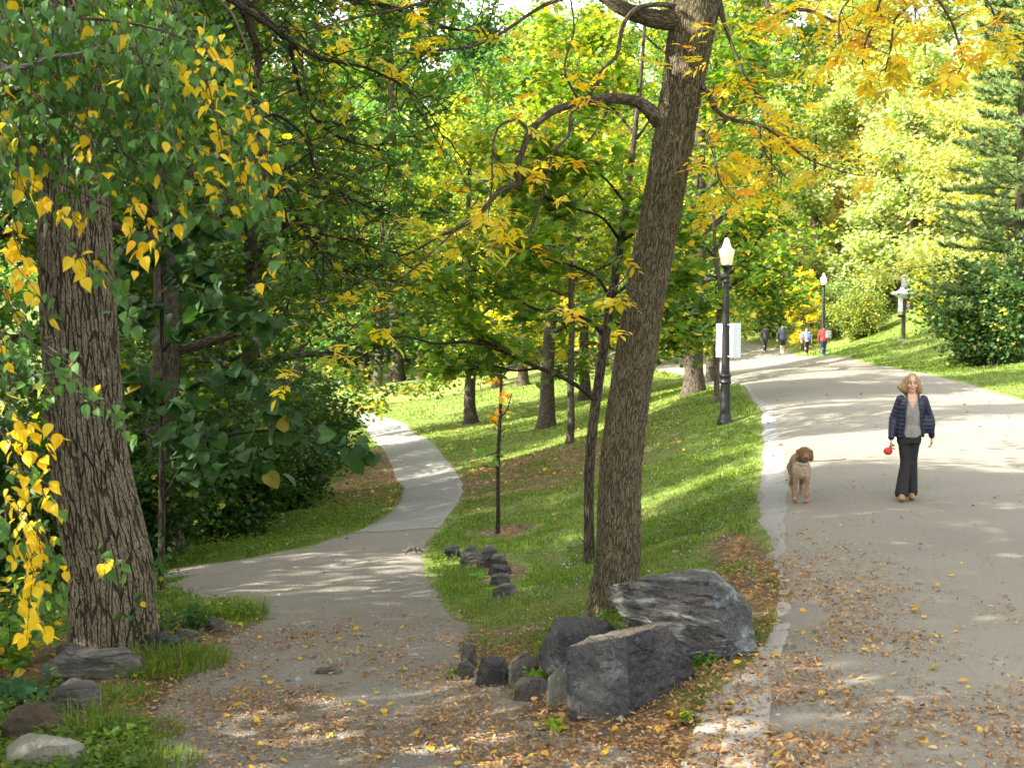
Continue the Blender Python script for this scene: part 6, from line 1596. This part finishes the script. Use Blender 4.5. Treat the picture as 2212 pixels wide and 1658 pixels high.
walker(1690, 766, 1.82, 'bald man in blue-grey hooded top and black shorts with bare legs on the road', skin=(.68, .42, .32), hair_r=0, top=(.06, .085, .12), bot=(.018, .018, .022), shoe=(.7, .75, .7), shorts=True, hood=True, topname='hooded_top', stride=.1)
h, s = walker(1742, 767, 1.58, 'walker in pale pink top and black trousers carrying a blue backpack', hairc=(.35, .13, .06), top=(.72, .5, .58), bot=(.022, .02, .022), shoe=(.5, .48, .45), longhair=1, topname='top', stride=.08)
backpack(h, s, .05, (.06, .12, .62), 'bright blue backpack on the walker in the pale pink top', (.5, .55, .7))
backpack(h, s, -.30, (.25, .16, .12), 'brown shoulder bag at the left side of the walker in the pale pink top', z=1.15, w=.14, hh=.2, straps=False, name='shoulder_bag', dy=-.05)
h, s = walker(1779, 769, 1.60, 'walker in red puffer jacket and blue jeans below the second lamp post', hairc=(.02, .015, .015), top=(.66, .12, .10), bot=(.04, .09, .24), shoe=(.25, .25, .25), puff=.018, hood=True, stride=.1)
backpack(h, s, .20, (.45, .50, .50), 'grey and maroon backpack slung over the red puffer jacket', (.25, .03, .04), w=.16)
walker(1541, 755, 1.72, 'walker in navy jacket and khaki trousers half hidden behind the white board', hairc=(.2, .18, .15), top=(.03, .04, .10), bot=(.22, .19, .11), shoe=(.03, .2, .35), front=True, stride=.08)

# ---------------------------------------------------------------- squirrel leaping over the gravel
h = hit(890, 1200)
root = tag(empty('squirrel', h), 'grey squirrel leaping across the gravel with its tail stretched out', 'squirrel')
def sq(P):
    d = U(.02, cap(P, (-.085, 0, .075), (-.03, 0, .115), .026, .036), cap(P, (-.03, 0, .115), (.03, 0, .12), .036, .034), ell(P, (-.115, 0, .078), (.028, .02, .022)), ell(P, (-.138, 0, .068), (.012, .01, .01)))
    for sg in (-1, 1):
        d = U(.01, d, cap(P, (-.08, sg * .015, .07), (-.105, sg * .018, .02), .012, .008), cap(P, (.035, sg * .02, .105), (.075, sg * .025, .065), .02, .01), ell(P, (-.11, sg * .014, .10), (.006, .005, .01)))
    return U(.015, d, cap(P, (.04, 0, .125), (.10, 0, .11), .014, .024), cap(P, (.10, 0, .11), (.17, 0, .06), .024, .012)) + .002 * vn(P * 120, 2)
part('body', sq, (-.17, -.06, 0), (.2, .06, .17), .005, cloth('grey_fur', (.085, .075, .065), .9, .4, 90), root)
# ---------------------------------------------------------------- lamps, board, old lamp
def lathe(name, prof, mat, parent, n=28, smooth=True):
    pr = np.array(prof, float); a = np.linspace(0, 2 * np.pi, n, endpoint=False); m = len(pr)
    V = np.stack([pr[:, None, 0] * np.cos(a), pr[:, None, 0] * np.sin(a), np.repeat(pr[:, 1:2], n, 1)], -1).reshape(-1, 3)
    i = np.arange(m - 1)[:, None] * n + np.arange(n)[None]; j = np.arange(m - 1)[:, None] * n + (np.arange(n)[None] + 1) % n
    return make(name, V, np.stack([i, j, j + n, i + n], -1).reshape(-1, 4), mat, parent, smooth=smooth)
def lamp_post():
    root = empty('street_lamp'); root['category'] = 'street lamp'
    lathe('base', [(0, -.3), (.24, -.3), (.24, 0), (.235, .06), (.20, .09), (.185, .16), (.16, .2), (.150, .24), (.142, .9), (.138, 1.0)], MAT['black_iron'], root)
    lathe('collar', [(.130, .985), (.165, .99), (.172, 1.02), (.165, 1.05), (.158, 1.06), (.158, 1.15), (.168, 1.16), (.172, 1.19), (.165, 1.22), (.115, 1.235)], MAT['black_iron'], root)
    lathe('pole', [(.128, .8), (.128, 1.2), (.118, 1.5), (.094, 3.0), (.083, 3.52), (.07, 3.56)], MAT['black_iron'], root, 20)
    lathe('capital', [(.075, 3.5), (.10, 3.53), (.105, 3.57), (.082, 3.6), (.078, 3.64), (.098, 3.67), (.10, 3.70), (.078, 3.73), (.072, 3.80), (.088, 3.88), (.15, 3.93), (.172, 3.95), (.172, 3.975), (.1, 3.98)], MAT['black_iron'], root)
    lathe('globe', [(.0, 3.955), (.135, 3.96), (.16, 3.98), (.172, 4.03), (.205, 4.22), (.225, 4.30), (.232, 4.335), (.225, 4.36), (.19, 4.38), (.155, 4.40), (.125, 4.44), (.105, 4.50), (.09, 4.53), (.082, 4.56), (.076, 4.60), (.055, 4.64), (.02, 4.66), (0, 4.66)], MAT['globe'], root, 36)
    return root
L1 = lamp_post(); h = hit(1566, 912); s = .955
L1.location = tuple(h); L1.scale = (s * .86, s * .86, s); L1['label'] = 'black lamp post with white globe and a white board strapped to it'
L1['group'] = 'lamp posts along the road'
h2 = hit(1777, 762); s2 = (172 / FOC * h2[1]) / 4.66
L2 = copy_thing(L1, h2, 0, s2, 'farther black lamp post with white globe above the red-jacketed walker')
L2.scale = (s2 * .86, s2 * .86, s2)
# white board strapped round the pole of the first lamp
dB = h[1] + .17
c = Q(1574, 735, dB); w = 54 / FOC * dB / 2; hh = 74 / FOC * dB / 2
root = tag(empty('notice_board', c, .06), 'blank white board strapped behind the nearer lamp post', 'board')
V = []; n = 13
for k in (0, 1):
    for iz in range(2):
        for ix in range(n):
            u = -1 + 2 * ix / (n - 1); V.append([u * w, -.012 * k + .03 * u * u, (2 * iz - 1) * hh + .008 * u * (1 if iz else -1)])
F = []
for ix in range(n - 1): F += [[ix, ix + 1, n + ix + 1, n + ix], [2 * n + ix + 1, 2 * n + ix, 3 * n + ix, 3 * n + ix + 1], [n + ix, n + ix + 1, 3 * n + ix + 1, 3 * n + ix], [ix + 1, ix, 2 * n + ix, 2 * n + ix + 1]]
F += [[0, n, 3 * n, 2 * n], [n - 1, 3 * n - 1, 4 * n - 1, 2 * n - 1]]
make('panel', np.array(V), np.array(F), MAT['board'], root, smooth=False)
for dz in (hh * .93, -hh * .9):
    a = np.linspace(0, 2 * np.pi, 33); tb = Tube(); tb.add(np.stack([-.0 + .105 * np.cos(a), -.17 + .12 * np.sin(a), dz + 0 * a], -1), .007, 6); tb.obj('strap', MAT['board'], root)
# thin trunk just left of the lamp
hb = hit(1548, 875); off = hb.copy()
root = tag(empty('maple_tree', hb), 'slim grey-trunked maple right behind the lamp post and white board', 'tree'); dT = hb[1] + .3
tb = Tube(); limb(tb, [(1547, 890, dT, 15), (1548, 840, dT, 13), (1549, 780, dT, 12), (1552, 700, dT, 12), (1558, 640, dT, 12), (1552, 600, dT, 10), (1545, 540, dT, 8), (1540, 440, dT, 5)], 30, 10); rel(tb).obj('trunk', MAT['limb'], root)
tb = Tube(); paths = []
for pts in ([(1558, 640, dT, 9), (1600, 600, dT, 7), (1640, 575, dT - .5, 6), (1690, 590, dT - 1, 4), (1740, 620, dT - 1.3, 2)], [(1552, 610, dT, 7), (1610, 560, dT, 5), (1650, 500, dT, 4), (1690, 470, dT, 2)], [(1548, 560, dT, 6), (1510, 520, dT, 5), (1470, 500, dT, 3), (1430, 520, dT, 2)],
            [(1545, 540, dT, 6), (1590, 480, dT, 4), (1640, 420, dT, 2)], [(1552, 600, dT, 6), (1500, 590, dT - .4, 5), (1460, 620, dT - .5, 4), (1430, 660, dT - .6, 2)], [(1555, 650, dT, 6), (1500, 660, dT, 5), (1460, 690, dT, 3)], [(1552, 700, dT, 5), (1490, 720, dT, 3.5), (1440, 740, dT, 2)], [(1600, 600, dT, 5), (1650, 640, dT - .4, 3), (1700, 660, dT - .8, 2)]):
    P, R = limb(tb, pts, 20, 5); paths.append(P)
tw = []
for P in paths: tw += twiggy(tb, P, rg, 10, 1.0, .007, q0=.15, sub=3)
rel(tb).obj('branches', MAT['twig'], root)
pp = np.concatenate([t[1:] for t in tw]); pp = cluster(pp, 4, .2, rg, .6)
g0 = Q(1577, 540, 32); kx = (pp[:, 0] / pp[:, 1] * 32 - g0[0]) / .5; kz = ((pp[:, 2] - CAMZ) / pp[:, 1] * 32 + CAMZ - g0[2]) / .75; pp = pp[(kx ** 2 + kz ** 2 > 1) | (pp[:, 1] > 34)]
v, f, a = leaf_mesh(pp, 'maple', .15, rg, .6)
leaves_obj('foliage', [(v - off, f, a)], MAT['leaf'], root, G(.075, .18, .025, .2))

# old wooden lamp standard with a flat cone hat
h = hit(1951, 737); k = h[1] / FOC
root = tag(empty('lamp_standard', h), 'old wooden lamp standard with wide pale cone shade on the right lawn', 'lamp')
lathe('footing', [(0, .0), (.26, -.1), (.27, .06), (.2, .1), (0, .1)], MAT['palerock'], root, 12)
tb = Tube(); tb.add(np.array([[0, 0, -.1], [0, 0, 1.2], [0, 0, 2.62]]), [.10, .095, .085], 10); tb.obj('post', MAT['limb'], root)
H_ = 137 * k
lathe('shade', [(0, H_ - 1.02), (.14, H_ - 1.0), (.60, H_ - .78), (.62, H_ - .755), (.3, H_ - .62), (.2, H_ - .52), (.18, H_ - .45), (0, H_ - .44)], MAT['board'], root, 30)
t = NT('white_slats'); t.fin((.6, .6, .56), .6)
lathe('chimney', [(.15, H_ - .5)] + [p for i in range(6) for p in ((.17, H_ - .47 + i * .1), (.12, H_ - .42 + i * .1))] + [(.08, H_ + .12), (0, H_ + .14)], t.m, root, 20, False)
lathe('neck', [(.1, 2.5), (.15, 2.62), (.12, H_ - .98), (0, H_ - .95)], MAT['zinc'], root, 14)
def slab(name, c, hx, hy, hz, m, parent):
    V = np.array([[sx * hx, sy * hy, sz * hz] for sx in (-1, 1) for sy in (-1, 1) for sz in (-1, 1)]) + c
    return make(name, V, np.array([[0, 1, 3, 2], [4, 6, 7, 5], [0, 4, 5, 1], [2, 3, 7, 6], [0, 2, 6, 4], [1, 5, 7, 3]]), m, parent, smooth=False)
slab('plate', np.array([-.2, -.12, 1.85]), .11, .012, .42, MAT['board'], root)
slab('box', np.array([-.16, -.12, 1.22]), .13, .07, .07, MAT['black_iron'], root)
# scrap of paper by the stones
c = hit(128, 1553); tb_ = rg.uniform(-1, 1, (14, 3)) * [.035, .025, .02] + c + [0, 0, .02]
rock('paper_scrap', [tuple(p) for p in tb_], MAT['board'], 'crumpled white scrap of paper beside the low grey stone step', 5, 3, .004, cat='litter', bevel=.001)
